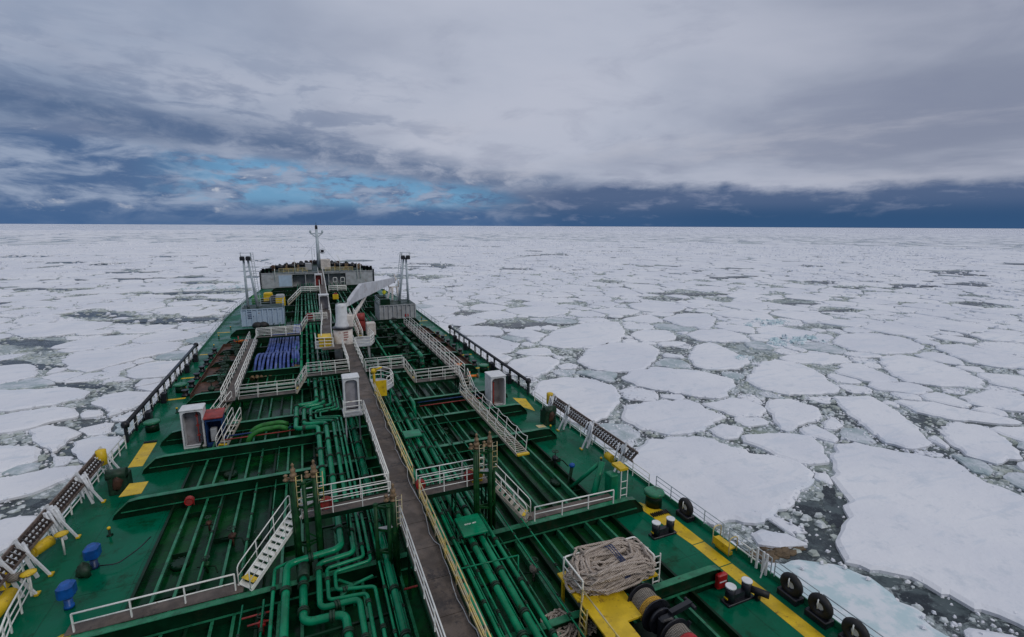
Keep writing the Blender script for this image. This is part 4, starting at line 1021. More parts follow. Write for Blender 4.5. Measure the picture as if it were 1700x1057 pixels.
pipe([(-1.08, 70, Z), (-1.08, 42.7, Z), (-2.6, 42.3, Z), (-2.6, 41.2, Z), (-1.05, 40.8, Z), (-1.0, 21.5, Z), (-2.62, 21.3, Z), (-2.62, 20.1, Z), (-1.05, 19.7, Z), (-1.05, 7, Z)], .08, 'slim inner pipe of the port bank with the tightest bends', 3.7)
pipe([(-.66, 60, Z), (-.66, 7, Z)], .055, 'thin straight pipe just inside the port bank', 2.6)
pipe([(-.3, 41.5, Z), (-.3, 7, Z)], .155, 'thick straight pipe running right beside the catwalk', 2.6)
pipe([(-3.95, 22.0, Z-.1), (-3.95, 19.0, Z-.1), (-3.7, 18.8, Z-.1), (-2.35, 18.7, Z-.1), (-2.2, 7, Z-.1)], .17, 'short thick pipe with a black coupling at its closed end', 1.6)
m_ = MB(); m_.cyl((-3.95, 22.4, Z-.1), (-3.95, 21.5, Z-.1), .27, 14); top('pipe_coupling', m_, 'flange_green', 'black cylindrical coupling closing a thick pipe', 'pipe coupling')
pipe([(-4.5, 22.85, Z), (-5.15, 22.6, Z), (-5.15, 7, Z)], .075, 'thin pipe outboard of the near port bends', 3.6)
pipe([(-2.9, 14.6, Z-.2), (-4.3, 14.6, Z-.2), (-4.3, 7, Z-.2)], .17, 'thick bend at the very bottom of the port bank', 0)
pipe([(2.58, YF, Z), (2.58, 7, Z)], .155, 'thick pipe of the starboard bank nearest the catwalk', 2.8)
pipe([(3.02, YF, Z), (3.05, 7, Z)], .085, 'slim pipe second in the starboard bank', 2.3)
pipe([(3.42, YF, Z), (3.42, 7, Z)], .05, 'thin pipe third in the starboard bank', 2.6)
pipe([(3.85, 60, Z), (3.85, 7, Z)], .155, 'thick pipe fourth in the starboard bank, passing under the square cover', 2.9)
pipe([(4.4, 39, Z), (4.4, 7, Z)], .155, 'thick outer pipe of the starboard bank, passing under the square cover', 2.7)
pipe([(5.15, 52, Z), (5.15, 41.4, Z), (5.15, 41.0, .3)], .17, 'short thick pipe with a bend near the middle starboard walkway', 2.5)
pipe([(4.98, 38, Z), (5.0, 22, Z), (5.0, 7, Z)], .10, 'outermost slim pipe of the starboard bank', 3.1)
pipe([(5.4, 78, Z), (5.4, 56, Z)], .12, 'slim pipe abreast of the crane to starboard', 3.0)
pipe([(9.0, 78, 1.9), (9.0, 55.5, 1.9), (9.0, 54.8, .6)], .24, 'fat pipe slanting beside the starboard side walkway', 4.5)
for i, (x, r, y1) in enumerate(((2.8, .035, 58), (3.22, .035, 58), (4.1, .03, 58), (4.72, .045, 50), (-.48, .035, 46), (-.1, .045, 46), (-5.5, .05, 20.8), (-6.3, .04, 20.8), (6.1, .04, 40), (7.0, .04, 40))):
    pipe([(x, y1, Z-.1), (x, 7, Z-.1)], r, ['wire-thin line between the first two thick starboard pipes', 'wire-thin line between second and third starboard pipe', 'wire-thin line between the two pipes under the cover', 'thin line outboard of the covered pipes', 'wire-thin line inboard of the port bank', 'thin line tucked under the catwalk edge', 'thin line at the bottom left of the port bends', 'thinner line farther left of the port bends', 'thin line just outboard of the starboard bank', 'thin line a little farther outboard of the starboard bank'][i], 2.9, n=6)
for i, x in enumerate((-5.1, -4.7, -4.1, -3.4)):
    pipe([(x, 142, Z), (x, 50.5 if i > 1 else 60, Z)], (.10, .07, .14, .14)[i], ['slim', 'thin', 'far left thick', 'far right thick'][i]+' pipe of the group running forward past the hoses', 6, n=8)
for i, (x, r) in enumerate(((-2.8, .18), (-2.25, .17), (-1.7, .12), (-1.3, .08))):
    pipe([(x, 142, Z), (x, 71.5, Z)], r, ['thickest', 'second thick', 'medium', 'thin'][i]+' pipe forward of the crane on the port side', 7, n=8)
for i, (x, r) in enumerate(((2.9, .15), (3.9, .15), (4.9, .1), (6.4, .08))):
    pipe([(x, 142, Z), (x, 82, Z)], r, ['innermost', 'second', 'third slim', 'outermost thin'][i]+' pipe forward of the crane on the starboard side', 7, n=8)
for i, (x, r, y0, y1) in enumerate(((-6.7, .06, 23, 38), (-8.5, .05, 24, 32), (5.9, .06, 25, 43), (6.5, .045, 8, 20.8), (7.6, .05, 22.6, 32), (5.6, .04, 8, 32), (-.9, .04, 25, 40), (-5.6, .04, 24, 38))):
    pipe([(x, y1, .75), (x, y0, .75)], r, ['thin port conduit between the girders', 'thinner port conduit farther outboard', 'thin starboard conduit between the girders', 'thin conduit beside the rope platform', 'thin starboard conduit under the stairs', 'thin conduit along the starboard bank', 'hair-thin line beside the catwalk pipes', 'hair-thin line outboard of the port bank'][i], 2.5, n=6, mat='edge_green')
# transverse lines and supports
for i, (y, x0, x1, mat, r) in enumerate(((40.6, -9.6, -4.6, 'dull_red', .05), (41.3, -9.6, -4.7, 'navy', .06), (42.0, 5.8, 11.8, 'dull_red', .05), (43.0, 5.8, 11.8, 'navy', .06), (20.6, -6.4, -5.3, 'dull_red', .04), (20.1, -6.1, -5.3, 'dull_red', .04), (19.7, .2, 2.2, 'dull_red', .05), (53, 5.8, 10.4, 'pipe_green', .08), (60.5, 5.6, 10.4, 'pipe_green', .10), (66, 5.6, 10.6, 'pipe_green', .10), (57, 5.6, 8.8, 'pipe_green', .09), (50.6, -9, -5, 'pipe_green', .08), (52.5, -9.2, -4.9, 'pipe_green', .06))):
    pipe([(x0, y, .85), (x1, y+(.8 if i in (8, 10, 11) else 0), .85)], r, 'line %s running across the deck %s' % (['painted dull red', 'painted navy', 'dull red', 'navy blue', 'dull red and thin', 'short dull red', 'dull red under the catwalk', 'green', 'slanting green', 'broad green', 'slanting thin green', 'low slanting green', 'low green'][i], ['behind the port pipe bends', 'behind the red one', 'inside the starboard side walkway', 'next to the red starboard line', 'beside the near port bends', 'next to the longer red one', 'near the bottom', 'forward of the low starboard walkway', 'below the crane', 'abreast of the crane', 'midway to the crane', 'by the hoses', 'under the hoses'][i]), 0, n=6, mat=mat, group='lines across the deck')
for i, y in enumerate((9.5, 12.5, 18.2, 25.5, 28.8, 31.2, 35.6, 46.2, 51.5, 56, 60)):
    for side, (x0, x1) in enumerate(((-4.9 if y < 23 or 39 < y < 45 else -3.1, -.1), (2.3, 5.3))):
        t = top('pipe_support', MB().bar((x0, y, Z-.28), (x1, y, Z-.28), .1, .1).bar((x0+.05, y, .01), (x0+.05, y, Z-.33), .1).bar((x1-.05, y, .01), (x1-.05, y, Z-.33), .1).bar(((x0+x1)/2, y, .01), ((x0+x1)/2, y, Z-.33), .1),
                'girder_green', 'low green trestle under the %s pipe bank' % ('port', 'starboard')[side], 'pipe support', 'trestles under the %s pipe bank' % ('port', 'starboard')[side])
top('pipe_guard', MB().tube([(1.9, 18.7, 1.95), (5.3, 18.5, 1.95)], .035, 6).tube([(5.3, 18.5, 1.95), (5.3, 18.5, .02)], .035, 6), 'pipe_green', 'thin green bar laid across the starboard pipe bank', 'guard bar')
# Y-shaped brace in the loop
m_ = MB(); m_.bar((-1.0, 20.9, 1.05), (-1.9, 20.6, 1.05), .13, .06); m_.bar((-1.9, 20.6, 1.05), (-2.5, 21.2, 1.05), .13, .06); m_.bar((-1.9, 20.6, 1.056), (-2.45, 20.1, 1.056), .13, .06); m_.bar((-1.9, 20.6, 1.062), (-3.0, 20.6, 1.062), .12, .05); m_.bar((-1.9, 20.6, .01), (-1.9, 20.6, 1.0), .1)
top('pipe_brace', m_, 'pipe_green', 'flat green forked brace inside the near pipe loop', 'brace')
# square green cover with white lettering
cv = thing('square_cover', (3.95, 21.6, 0), 'square green cover with a line of white lettering over the starboard pipes', 'cover')
m_ = MB(); m_.bbox(3.35, 4.65, 20.75, 22.4, 1.9, 2.0, .03); obj('plate', m_, 'pipe_green', cv)
legs(cv, [((x, y, .01), (x, y, 1.9), .07) for x in (3.42, 4.58) for y in (20.85, 22.3)], name='leg')
m_ = MB(); x = 3.68
for k in range(9):
    if k != 5:
        m_.box(x, x+.015, 21.58, 21.69, 2.003, 2.007); m_.box(x+.038, x+.053, 21.58, 21.69, 2.003, 2.007); m_.box(x+.0155, x+.0375, 21.58+.04*(k % 3), 21.60+.04*(k % 3), 2.003, 2.007)
    x += .068
obj('lettering', m_, 'rail_white', cv)
m_ = MB(); m_.bbox(2.9, 4.2, 33.6, 34.8, 1.75, 1.85, .03)
t = thing('square_cover', (3.5, 34.2, 0), 'plain green cover over the starboard pipes farther forward', 'cover'); obj('plate', m_, 'pipe_green', t)
legs(t, [((x, y, .01), (x, y, 1.75), .07) for x in (3.0, 4.1) for y in (33.7, 34.7)], name='leg')

# ------------------------------------------------------------------ green towers with relief valves
def tower(legs_, h, label, valves):
    cx = sum(p[0] for p in legs_)/3; cy = sum(p[1] for p in legs_)/3
    t = thing('vent_tower', (cx, cy, 0), label, 'vent tower', 'green vent towers')
    for a, b in legs_:
        m_ = MB(); m_.cyl((a, b, .01), (a, b, h), .095, 10); m_.lathe((a, b, h), [(.12, 0), (.12, .05), (.08, .08)], 10); obj('leg', m_, 'tower_green', t)
    for z, nm in ((h-.10, 'top_ring'), (h-1.25, 'middle_ring'), (1.9, 'lower_ring')):
        m_ = MB()
        for i in range(3):
            a, b = legs_[i], legs_[(i+1) % 3]; m_.bar((a[0], a[1], z), (b[0], b[1], z), .07, .11)
        obj(nm, m_, 'tower_green', t)
    m_ = MB(); m_.bar((*legs_[0], 1.9), (*legs_[1], .9), .06); obj('brace', m_, 'tower_green', t)
    m_ = MB(); m_.bar((*legs_[1], 2.6), (*legs_[2], 1.9), .06); obj('brace', m_, 'tower_green', t)
    m_ = MB(); m_.prism(legs_ if area(legs_) > 0 else legs_[::-1], h-1.19, h-1.16); obj('platform', m_, 'paint_grey', t)
    for i, (px_, py_) in enumerate(valves):
        m_ = MB(); m_.cyl((px_, py_, .01), (px_, py_, h+.15), .13, 10); obj('vent_pipe', m_, 'tower_green', t)
        m_ = MB(); m_.lathe((px_, py_, h+.12), [(.16, 0), (.16, .05), (.11, .07), (.13, .16), (.16, .2), (.16, .3), (.10, .34), (.12, .44), (.12, .56), (.06, .6), (.05, .72), (.08, .76), (.02, .86)], 10)
        m_.lathe((px_-.32, py_, h+.16), [(.04, -.06), (.13, 0), (.13, .05), (.07, .1), (.07, .22), (.11, .25), (.04, .3)], 8); m_.bar((px_-.3, py_, h+.26), (px_, py_, h+.26), .08)
        obj('relief_valve', m_, 'brass', t)
        a = px_+.10; yy = py_-.16
        m_ = MB(); m_.tube([(a, yy, h-1.2), (a, yy, h+.35), (a+.26, yy, h+.40), (a+.26, yy, h-1.2)], .022, 5)
        for k in range(5): m_.bar((a, yy, h-1.05+k*.3), (a+.26, yy, h-1.05+k*.3), .022)
        obj('ladder', m_, 'yellow_rail', t)
    return t
tower([(-4.22, 23.42), (-3.68, 23.05), (-3.12, 23.40)], 5.15, 'double green vent tower in front of the port cross walkway railing', ((-4.1, 23.3), (-3.2, 23.3)))
tower([(-.68, 21.35), (-.15, 21.0), (.24, 21.3)], 4.3, 'single-valved green vent tower leaning against the catwalk', ((.12, 21.25),))
tower([(4.75, 23.1), (5.5, 22.75), (5.85, 23.15)], 5.2, 'double green vent tower at the outer end of the starboard cross walkway', ((4.85, 23.1), (5.6, 23.1)))
# small valve sets scattered in the bays
vv = None
def valve_set(x, y, s=1.0, label=None, mat='rust'):
    t = thing('valve_set', (x, y, 0), label, 'valve', 'small valves on the deck')
    m_ = MB(); m_.cyl((x, y, .01), (x, y, .7*s), .06*s, 6); m_.blob((x, y, .55*s), .17*s, 3, (1, 1, .8), .3); obj('valve_body', m_, mat, t)
    m_ = MB(); m_.tube([(x+.17*s*math.cos(a*.785), y+.17*s*math.sin(a*.785), .95*s) for a in range(8)], .025*s, 5, closed=True); m_.cyl((x, y, .7*s), (x, y, .97*s), .025*s, 5); m_.bar((x-.16*s, y, .95*s), (x+.16*s, y, .95*s), .025*s); obj('handwheel', m_, 'flange_green', t)
    m_ = MB(); m_.tube([(x-.5*s, y+.1, .4*s), (x+.4*s, y-.1, .4*s), (x+.55*s, y-.5*s, .2*s)], .035*s, 5, fillet=.1); obj('side_line', m_, 'girder_green', t)
    return t
places = [(-2.9, 35.6, 1.3, 'dark clump of valves just outboard of the port pipes', 'brass'), (-7.5, 27.5, 1.1, 'rusty valve on the near port bay', 'rust'), (-8.4, 25.6, .9, 'green valve halfway across the near port bay', 'tower_green'),
 (-8.9, 29.5, .9, 'valve with a black handwheel in the near port bay', 'rust'), (-6.2, 26.8, 1.0, 'dark valve left of the port vent tower', 'tower_green'), (7.6, 29.8, 1.1, 'valve below the end of the starboard gangway', 'tower_green'), (12.6, 28.6, 1.3, 'dark weathered valve at the end of the starboard girder', 'black'),
 (4.9, 29.0, 1.0, 'green valve beside the starboard pipe bank', 'tower_green'), (6.6, 36.0, 1.0, 'valve near the foot of the gangway', 'tower_green'), (1.9, 16.8, .9, 'red valve in the shade beside the catwalk', 'red'), (-5.6, 20.4, 1.0, 'red valve left of the near pipe bends', 'red'), (-2.1, 26.3, 1.0, 'small brass valve between the pipes by the walkway', 'brass'),
 (-1.0, 26.9, 1.2, 'frosted valve near the catwalk foot', 'paint_grey'), (7.3, 53.0, 1.2, 'valve on the slanting green line', 'rust'), (6.3, 18.9, 1.2, 'grey valve between pipes and rope heap', 'rope_dark')]
for a in places: valve_set(*a)
random.seed(21)
mprot = None
for side in (-1, 1):     # manifold clutter beside the side walkways
    for k in range(26 if side > 0 else 16):
        x = (8.4+random.uniform(-1.2, 2.0) if side > 0 else -12.0+random.uniform(-.5, .9)); y = 54+k*(1.0 if side > 0 else 1.35)
        if mprot is None: mprot = valve_set(x, y, 1.9, 'dark valve of the manifold beside a side walkway', 'flange_green'); mprot['group'] = 'manifold valves'
        else: place_copy(mprot, (x, y, 0), rz=random.uniform(0, 6))
# ------------------------------------------------------------------ drip trays
for lb, x0, x1, y0, y1 in (('long rust-brown drip tray on the port side', -14.0, -11.2, 53.5, 75.5), ('long rust-brown drip tray on the starboard side', 12.4, 14.6, 53, 76)):
    t = thing('drip_tray', ((x0+x1)/2, (y0+y1)/2, 0), lb, 'drip tray')
    m_ = MB(); m_.box(x0, x1, y0, y1, .3, .5); obj('tray_floor', m_, 'rust', t)
    m_ = MB(); m_.box(x0-.05, x0, y0, y1, .0, .85); m_.box(x1, x1+.05, y0, y1, .0, .85); m_.box(x0, x1, y0-.05, y0, .0, .85); m_.box(x0, x1, y1, y1+.05, .0, .85); obj('tray_wall', m_, 'rust', t)
    for k in range(7):
        y = y0+2.4+k*3.0; xo = x0-.9 if x0 < 0 else x1+.9
        r_ = top('fairlead_roller', MB().lathe((xo, y, .005), [(.36, 0), (.36, .16), (.25, .2), (.25, .5), (.34, .56), (.34, .66)], 12), 'black', 'black roller standing outboard of the %s drip tray' % ('port' if x0 < 0 else 'starboard'), 'roller', 'rollers outboard of the %s drip tray' % ('port' if x0 < 0 else 'starboard'))
for x, y, s in ((-11.9, 75, 1), (12.1, 52.6, 1)):
    t = thing('hose_coupling', (x, y, 0), 'orange and red pipe end beside the %s side walkway' % ('port' if x < 0 else 'starboard'), 'pipe end')
    m_ = MB(); m_.cyl((x-.6, y, 1.2), (x+.9, y-.1, 1.2), .17, 10); obj('pipe_end', m_, 'orange', t)
    m_ = MB(); m_.cyl((x-.75, y, 1.2), (x-.6, y, 1.2), .3, 12); m_.cyl((x-.2, y, .5), (x-.2, y, 1.9), .08, 6); obj('flange', m_, 'dull_red', t)
t = thing('hose_coupling', (11.9, 47.6, 0), 'orange valve cluster at the near end of the starboard walkway', 'pipe end')
m_ = MB(); m_.cyl((11.9, 47.0, 1.5), (12.9, 46.8, 1.5), .14, 8); m_.cyl((12.2, 47, .6), (12.2, 47, 2.0), .07, 6); obj('pipe_end', m_, 'orange', t)
m_ = MB(); m_.cyl((12.9, 46.8, 1.5), (13.05, 46.8, 1.5), .26, 10); obj('flange', m_, 'brass', t)
# ------------------------------------------------------------------ hoses
random.seed(5)
blue_lb = ['leftmost', 'second from left', 'third', 'fourth', 'fifth', 'sixth', 'seventh', 'eighth', 'ninth', 'tenth', 'eleventh', 'rightmost']
for i in range(12):
    x = -7.9+i*.31; f = 1-i/11
    y1 = 73.5 if i < 9 else 76.5; j = lambda a: random.uniform(-a, a)
    xf = x-1.1*f+.25
    if i < 9:
        pts = [(x+.25, y1+.5, .5), (x+.2+j(.1), y1, 2.0), (x+.1, y1-.8, 2.25), (x+j(.08), y1-3, 1.7), (x-.25*f+j(.1), y1-6, 1.1), (xf+.3*f, 65.0, .95), (xf+.25*f+j(.1), 63.6, 1.8), (xf+.05, 62.6, 2.05), (xf-.1*f, 61.2, 1.8), (xf-.25*f+j(.08), 59.9-.8*f+j(.3), .9), (xf-.4*f, 59.4-.8*f, .4)]
    else:
        pts = [(x+.3, y1+.4, .5), (x+.3, y1, 2.6), (x+.2, y1-1, 2.8), (x+.1+j(.1), y1-5, 1.9), (x+j(.1), y1-10, 1.3), (x+j(.15), 63.5, 1.9), (x+.1, 62.0, 1.8), (x+.05, 60.4+j(.5), .6)]
    t = thing('blue_hose', (x, 60, 0), '%s blue cargo hose in the row draped over the port rack' % blue_lb[i], 'hose', 'blue hoses on the port rack')
    m_ = MB(); m_.tube(pts, .15, 8, fillet=1.2, seg=5); obj('hose', m_, 'blue_hose', t)
    e = Vector(pts[-1]); d = (Vector(pts[-1])-Vector(pts[-2])).normalized()
    m_ = MB(); m_.cyl(e-d*.25, e+d*.12, .20, 8); m_.cyl(e+d*.05, e+d*.12, .27, 8); obj('end_fitting', m_, 'brass', t)
t = thing('hose_rack', (-6.5, 68, 0), 'dark green rack carrying the blue hoses', 'rack')
for y in (63.1, 73.6): m_ = MB(); m_.bar((-9.2, y, 1.55), (-4.2, y, 1.55), .15, .15); m_.bar((-9.1, y, 0), (-9.1, y, 1.5), .12); m_.bar((-4.3, y, 0), (-4.3, y, 1.5), .12); obj('cross_bar', m_, 'girder_green', t)
for i in range(2):
    y = 40.6+i*1.0
    t = top('green_hose', MB().tube([(-8.0, y-.2, .3), (-7.7, y-.1, .95), (-7.0, y, 1.25), (-5.6, y+.1, 1.25), (-5.1, y+.1, 1.0)], .19, 8, fillet=.5), 'hose_green', '%s arched green hose behind the middle port girder' % ('nearer', 'farther')[i], 'hose', 'arched green hoses')

# ------------------------------------------------------------------ shelters
def shelter(x0, x1, y0, y1, z, h, label, mat='paint_white', inside_='inner_grey', rim=.14):
    t = thing('deck_shelter', ((x0+x1)/2, (y0+y1)/2, z), label, 'shelter')
    w_ = x1-x0
    m_ = MB(); th = .06
    m_.box(x0, x0+th, y0, y1, z, z+h-th); m_.box(x1-th, x1, y0, y1, z, z+h-th); m_.box(x0+th, x1-th, y1-th, y1, z, z+h-th)
    obj('shell', m_, mat, t)
    m_ = MB(); m_.bbox(x0-.05, x1+.05, y0-.08, y1+.05, z+h-th+.003, z+h+.06, .05); obj('roof', m_, mat, t)
    # front frame with a rounded opening
    a, b, c, d = x0+rim, x1-rim, z+.18, z+h-rim-th; r = .22
    inner = []
    for (cx, cz, s) in ((b-r, d-r, 0), (a+r, d-r, 1), (a+r*.4, c+r*.4, 2), (b-r*.4, c+r*.4, 3)):
        rr = r if s < 2 else r*.4
        inner += [(cx+rr*math.cos(math.pi/2*(s+k/4)), cz+rr*math.sin(math.pi/2*(s+k/4))) for k in range(5)]
    outer = []
    for (px_, pz_) in inner:
        cx, cz = (x0+x1)/2, z+h/2; dx_, dz_ = px_-cx, pz_-cz
        k = min(((x1-x0)/2-.001)/abs(dx_) if dx_ else 1e9, (h/2-th/2)/abs(dz_) if dz_ else 1e9); outer.append((cx+dx_*k, cz+dz_*k-th/2))
    n_ = len(inner); yf = y0-.003
    vs = [(p[0], yf, p[1]) for p in outer]+[(p[0], yf, p[1]) for p in inner]+[(p[0], yf-.05, p[1]) for p in inner]+[(p[0], yf+.25, p[1]) for p in inner]
    fs = []
    for i in range(n_):
        j = (i+1) % n_; fs += [(i, j, n_+j, n_+i), (n_+i, n_+j, 2*n_+j, 2*n_+i), (2*n_+i, 2*n_+j, 3*n_+j, 3*n_+i)]
    m_ = MB(); m_._add(vs, fs); obj('front_frame', m_, mat, t)
    m_ = MB(); m_.box(x0+th+.01, x1-th-.01, y1-th-.03, y1-th-.005, z+.05, z+h-th-.02); m_.box(x0+th+.01, x1-th-.01, y0+.05, y1-.1, z+.02, z+.06); obj('inner_lining', m_, inside_, t)
    return t
t = shelter(-12.45, -10.95, 41.95, 43.1, 0.02, 3.1, 'white open-fronted shelter on the port side, next to the blue locker')
m_ = MB(); m_.cyl((-11.45, 42.4, .3), (-11.45, 42.4, 2.7), .05, 6); [m_.box(-11.55, -11.35, 42.32, 42.48, z, z+.12) for z in (.8, 1.6, 2.4)]; obj('red_fitting', m_, 'dull_red', t)
t = shelter(12.45, 13.95, 41.3, 43.0, .02, 3.0, 'white open-fronted shelter on the starboard side by the walkway stairs', inside_='paint_cream')
m_ = MB(); m_.box(12.7, 12.85, 41.5, 42.0, .3, 2.4); obj('inner_post', m_, 'dull_red', t)
t = shelter(-.92, .22, 37.0, 38.0, 3.02, 2.75, 'tall white cabinet with grey front standing against the catwalk')
m_ = MB(); m_.box(-.76, .06, 37.25, 37.28, 3.3, 5.5); obj('door', m_, 'inner_grey', t)
t = top('cabinet_platform', MB().box(-1.05, .38, 36.4, 38.2, 2.93, 3.0).bar((-.9, 36.6, .01), (-.9, 36.6, 2.92), .1).bar((.2, 38, .01), (.2, 38, 2.92), .1), 'paint_grey', 'grey platform carrying the white catwalk cabinet', 'platform')
railing([(.3, 36.4, 3.0), (-1.0, 36.4, 3.0), (-1.0, 36.9, 3.0)], 'short white railing in front of the white catwalk cabinet', r=.034, step=1.0)
for i, (x, y, z, h, lb) in enumerate(((-1.25, 84.5, 3.1, 2.7, 'small white cabinet beside the catwalk ahead of the crane'), (-1.15, 118, 3.3, 2.8, 'farthest white cabinet beside the catwalk, near the forecastle'))):
    shelter(x, x+1.5, y, y+1.2, z, h, lb, inside_='inner_grey' if i == 0 else 'dull_red')
    top('cabinet_platform', MB().box(x-.1, x+1.55, y-.3, y+1.3, z-.1, z-.01).bar((x+.1, y, .01), (x+.1, y, z-.11), .12).bar((x+1.2, y, .01), (x+1.2, y, z-.11), .12), 'paint_grey', 'platform under the %s' % lb, 'platform')
# blue locker
t = thing('locker', (-10.2, 42.3, 0), 'dark blue open locker with a faded red roof', 'locker')
x0, x1, y0, y1, h = -10.85, -9.7, 41.7, 43.1, 2.3
m_ = MB(); m_.box(x0, x0+.07, y0, y1, .02, h); m_.box(x1-.07, x1, y0, y1, .02, h); m_.box(x0+.07, x1-.07, y1-.07, y1, .02, h); m_.box(x0+.07, x1-.07, y0, y0+.06, .02, .35); m_.box(x0+.07, x1-.07, y0, y0+.06, h-.25, h); obj('shell', m_, 'navy', t)
m_ = MB(); m_.prismX([(y0-.15, h+.01), (y1+.05, h+.20), (y1+.05, h+.28), (y0-.15, h+.09)], x0-.08, x1+.08); obj('roof', m_, 'dull_red', t)
m_ = MB(); m_.bbox(x0+.25, x1-.45, y0+.15, y0+.6, .4, 1.4, .05); obj('container', m_, 'paint_grey', t)

# ------------------------------------------------------------------ deck houses and light masts
def deck_house(x0, x1, y0, y1, h, mat, label, roofmat):
    t = thing('deck_house', ((x0+x1)/2, y0, 0), label, 'deck house', 'ribbed deck houses')
    m_ = MB(); m_.box(x0, x1, y0, y1, .05, h); obj('wall', m_, mat, t)
    m_ = MB(); k = 8
    for i in range(k+1): x = x0+.05+(x1-x0-.1)*i/k; m_.box(x-.09, x+.09, y0-.2, y0-.003, .06, h-.02)
    m_.box(x0, x1, y0-.22, y0-.003, h-.001, h+.10); obj('ribs', m_, mat, t)
    m_ = MB(); m_.box(x0-.05, x1+.05, y0+.01, y1+.05, h+.004, h+.07); obj('roof', m_, roofmat, t)
    return t
hl = deck_house(-13.4, -6.95, 92, 97.5, 2.85, 'pale_blue', 'pale blue ribbed deck house under the port light mast', 'girder_green')
m_ = MB()
for r_, (a, b, zz_) in enumerate(((-12.6, -11.9, 2.35), (-12.7, -11.7, 1.95), (-12.7, -11.6, 1.65), (-12.5, -11.9, 1.35))):
    x = a
    while x < b: m_.box(x, x+.07, 91.90, 91.98, zz_, zz_+.14); x += .13
obj('lettering', m_, 'navy', hl)
hr = deck_house(8.6, 14.9, 87, 93.5, 3.0, 'paint_grey', 'light grey ribbed deck house under the starboard light mast', 'girder_green')
m_ = MB(); m_.box(13.0, 13.6, 86.85, 86.99, .9, 1.35); obj('red_box', m_, 'red', hr)
railing([(-13.3, 92.2, 2.9), (-13.3, 97.2, 2.9), (-7.0, 97.2, 2.9), (-7.0, 92.2, 2.9)], 'thin railing round the port deck house roof', mat='mast_grey', r=.035, step=2)
railing([(8.7, 87.2, 3.05), (8.7, 93.3, 3.05), (14.8, 93.3, 3.05)], 'thin railing round the starboard deck house roof', mat='mast_grey', r=.035, step=2)
def light_mast(legs, topz, lad, label, y, base):
    t = thing('light_mast', (legs[0][0], y, base), label, 'light mast', 'grey light masts')
    for (xb, xt) in legs: m_ = MB(); m_.cyl((xb, y, base), (xt, y, topz), .23, 10, .17); obj('leg', m_, 'mast_grey', t)
    m_ = MB(); (xb, xt) = lad
    for s in (-.2, .2): m_.bar((xb+s, y+.6, base), (xt+s, y+.6, topz+1.1), .085)
    for i in range(24): f = i/24; xx = xb+(xt-xb)*f; z = base+(topz+1.1-base)*f; m_.bar((xx-.2, y+.6, z), (xx+.2, y+.6, z), .05)
    obj('ladder', m_, 'mast_grey', t)
    xc = (legs[0][1]+legs[1][1])/2
    m_ = MB(); m_.box(xc-.7, xc+.9, y-.35, y+.7, topz, topz+.08); obj('platform', m_, 'mast_grey', t)
    m_ = MB()
    for a, b in (((xc-.7, y-.35), (xc+.9, y-.35)), ((xc+.9, y-.35), (xc+.9, y+.7)), ((xc-.7, y-.35), (xc-.7, y+.7))):
        for z in (.55, 1.05): m_.bar((a[0], a[1], topz+z), (b[0], b[1], topz+z), .07)
        m_.bar((a[0], a[1], topz), (a[0], a[1], topz+1.05), .07)
    obj('rail', m_, 'mast_grey', t)
    for dx_ in (-.45, .45):
        m_ = MB(); m_.bbox(xc+dx_-.38, xc+dx_+.38, y-.9, y-.4, topz-.2, topz+.5, .12); obj('floodlight', m_, 'black', t)
    m_ = MB(); m_.bar((legs[0][0]*.6+legs[0][1]*.4, y, base+(topz-base)*.4), (legs[1][0]*.6+legs[1][1]*.4, y, base+(topz-base)*.4), .08); m_.bar((xc-.3, y, topz-1.5), (xc+.3, y, topz-1.5), .08); obj('cross_bar', m_, 'mast_grey', t)
a1, a2, b1, b2 = PY(404, 430, 95), PY(412, 510, 95), PY(411, 428, 95), PY(428, 510, 95)
light_mast(((a2.x, a1.x), (b2.x, b1.x)), a1.z, (b2.x+.3, b1.x+.6), 'port light mast with two floodlights, standing on the pale blue deck house', 95, 2.9)
a1, a2, b1, b2 = PY(674, 428, 91.5), PY(678, 503, 91.5), PY(670, 428, 91.5), PY(663, 503, 91.5)
light_mast(((b2.x, b1.x), (a2.x, a1.x)), a1.z, (b2.x-.4, b1.x-.3), 'starboard light mast with two floodlights, standing on the grey deck house', 91.5, 3.0)
# boom rest
t = thing('boom_rest', (12, 96, 0), 'white trestle carrying the tip of the crane boom', 'boom rest')
for xb, xt in ((10.6, 12.0), (12.2, 12.4), (14.0, 13.2)): m_ = MB(); m_.cyl((xb, 96, .02), (xt, 96, 5.2), .2, 8); obj('leg', m_, 'paint_cream', t)
m_ = MB(); m_.bar((11.6, 96, 5.2), (13.6, 96, 5.2), .3, .2); m_.bar((11.2, 96, 2.6), (13.6, 96, 2.6), .12); m_.bar((13.6, 96, 5.2), (13.6, 96, 6.4), .2); m_.bar((11.7, 96, 5.2), (11.7, 96, 5.9), .2); obj('cradle', m_, 'paint_cream', t)

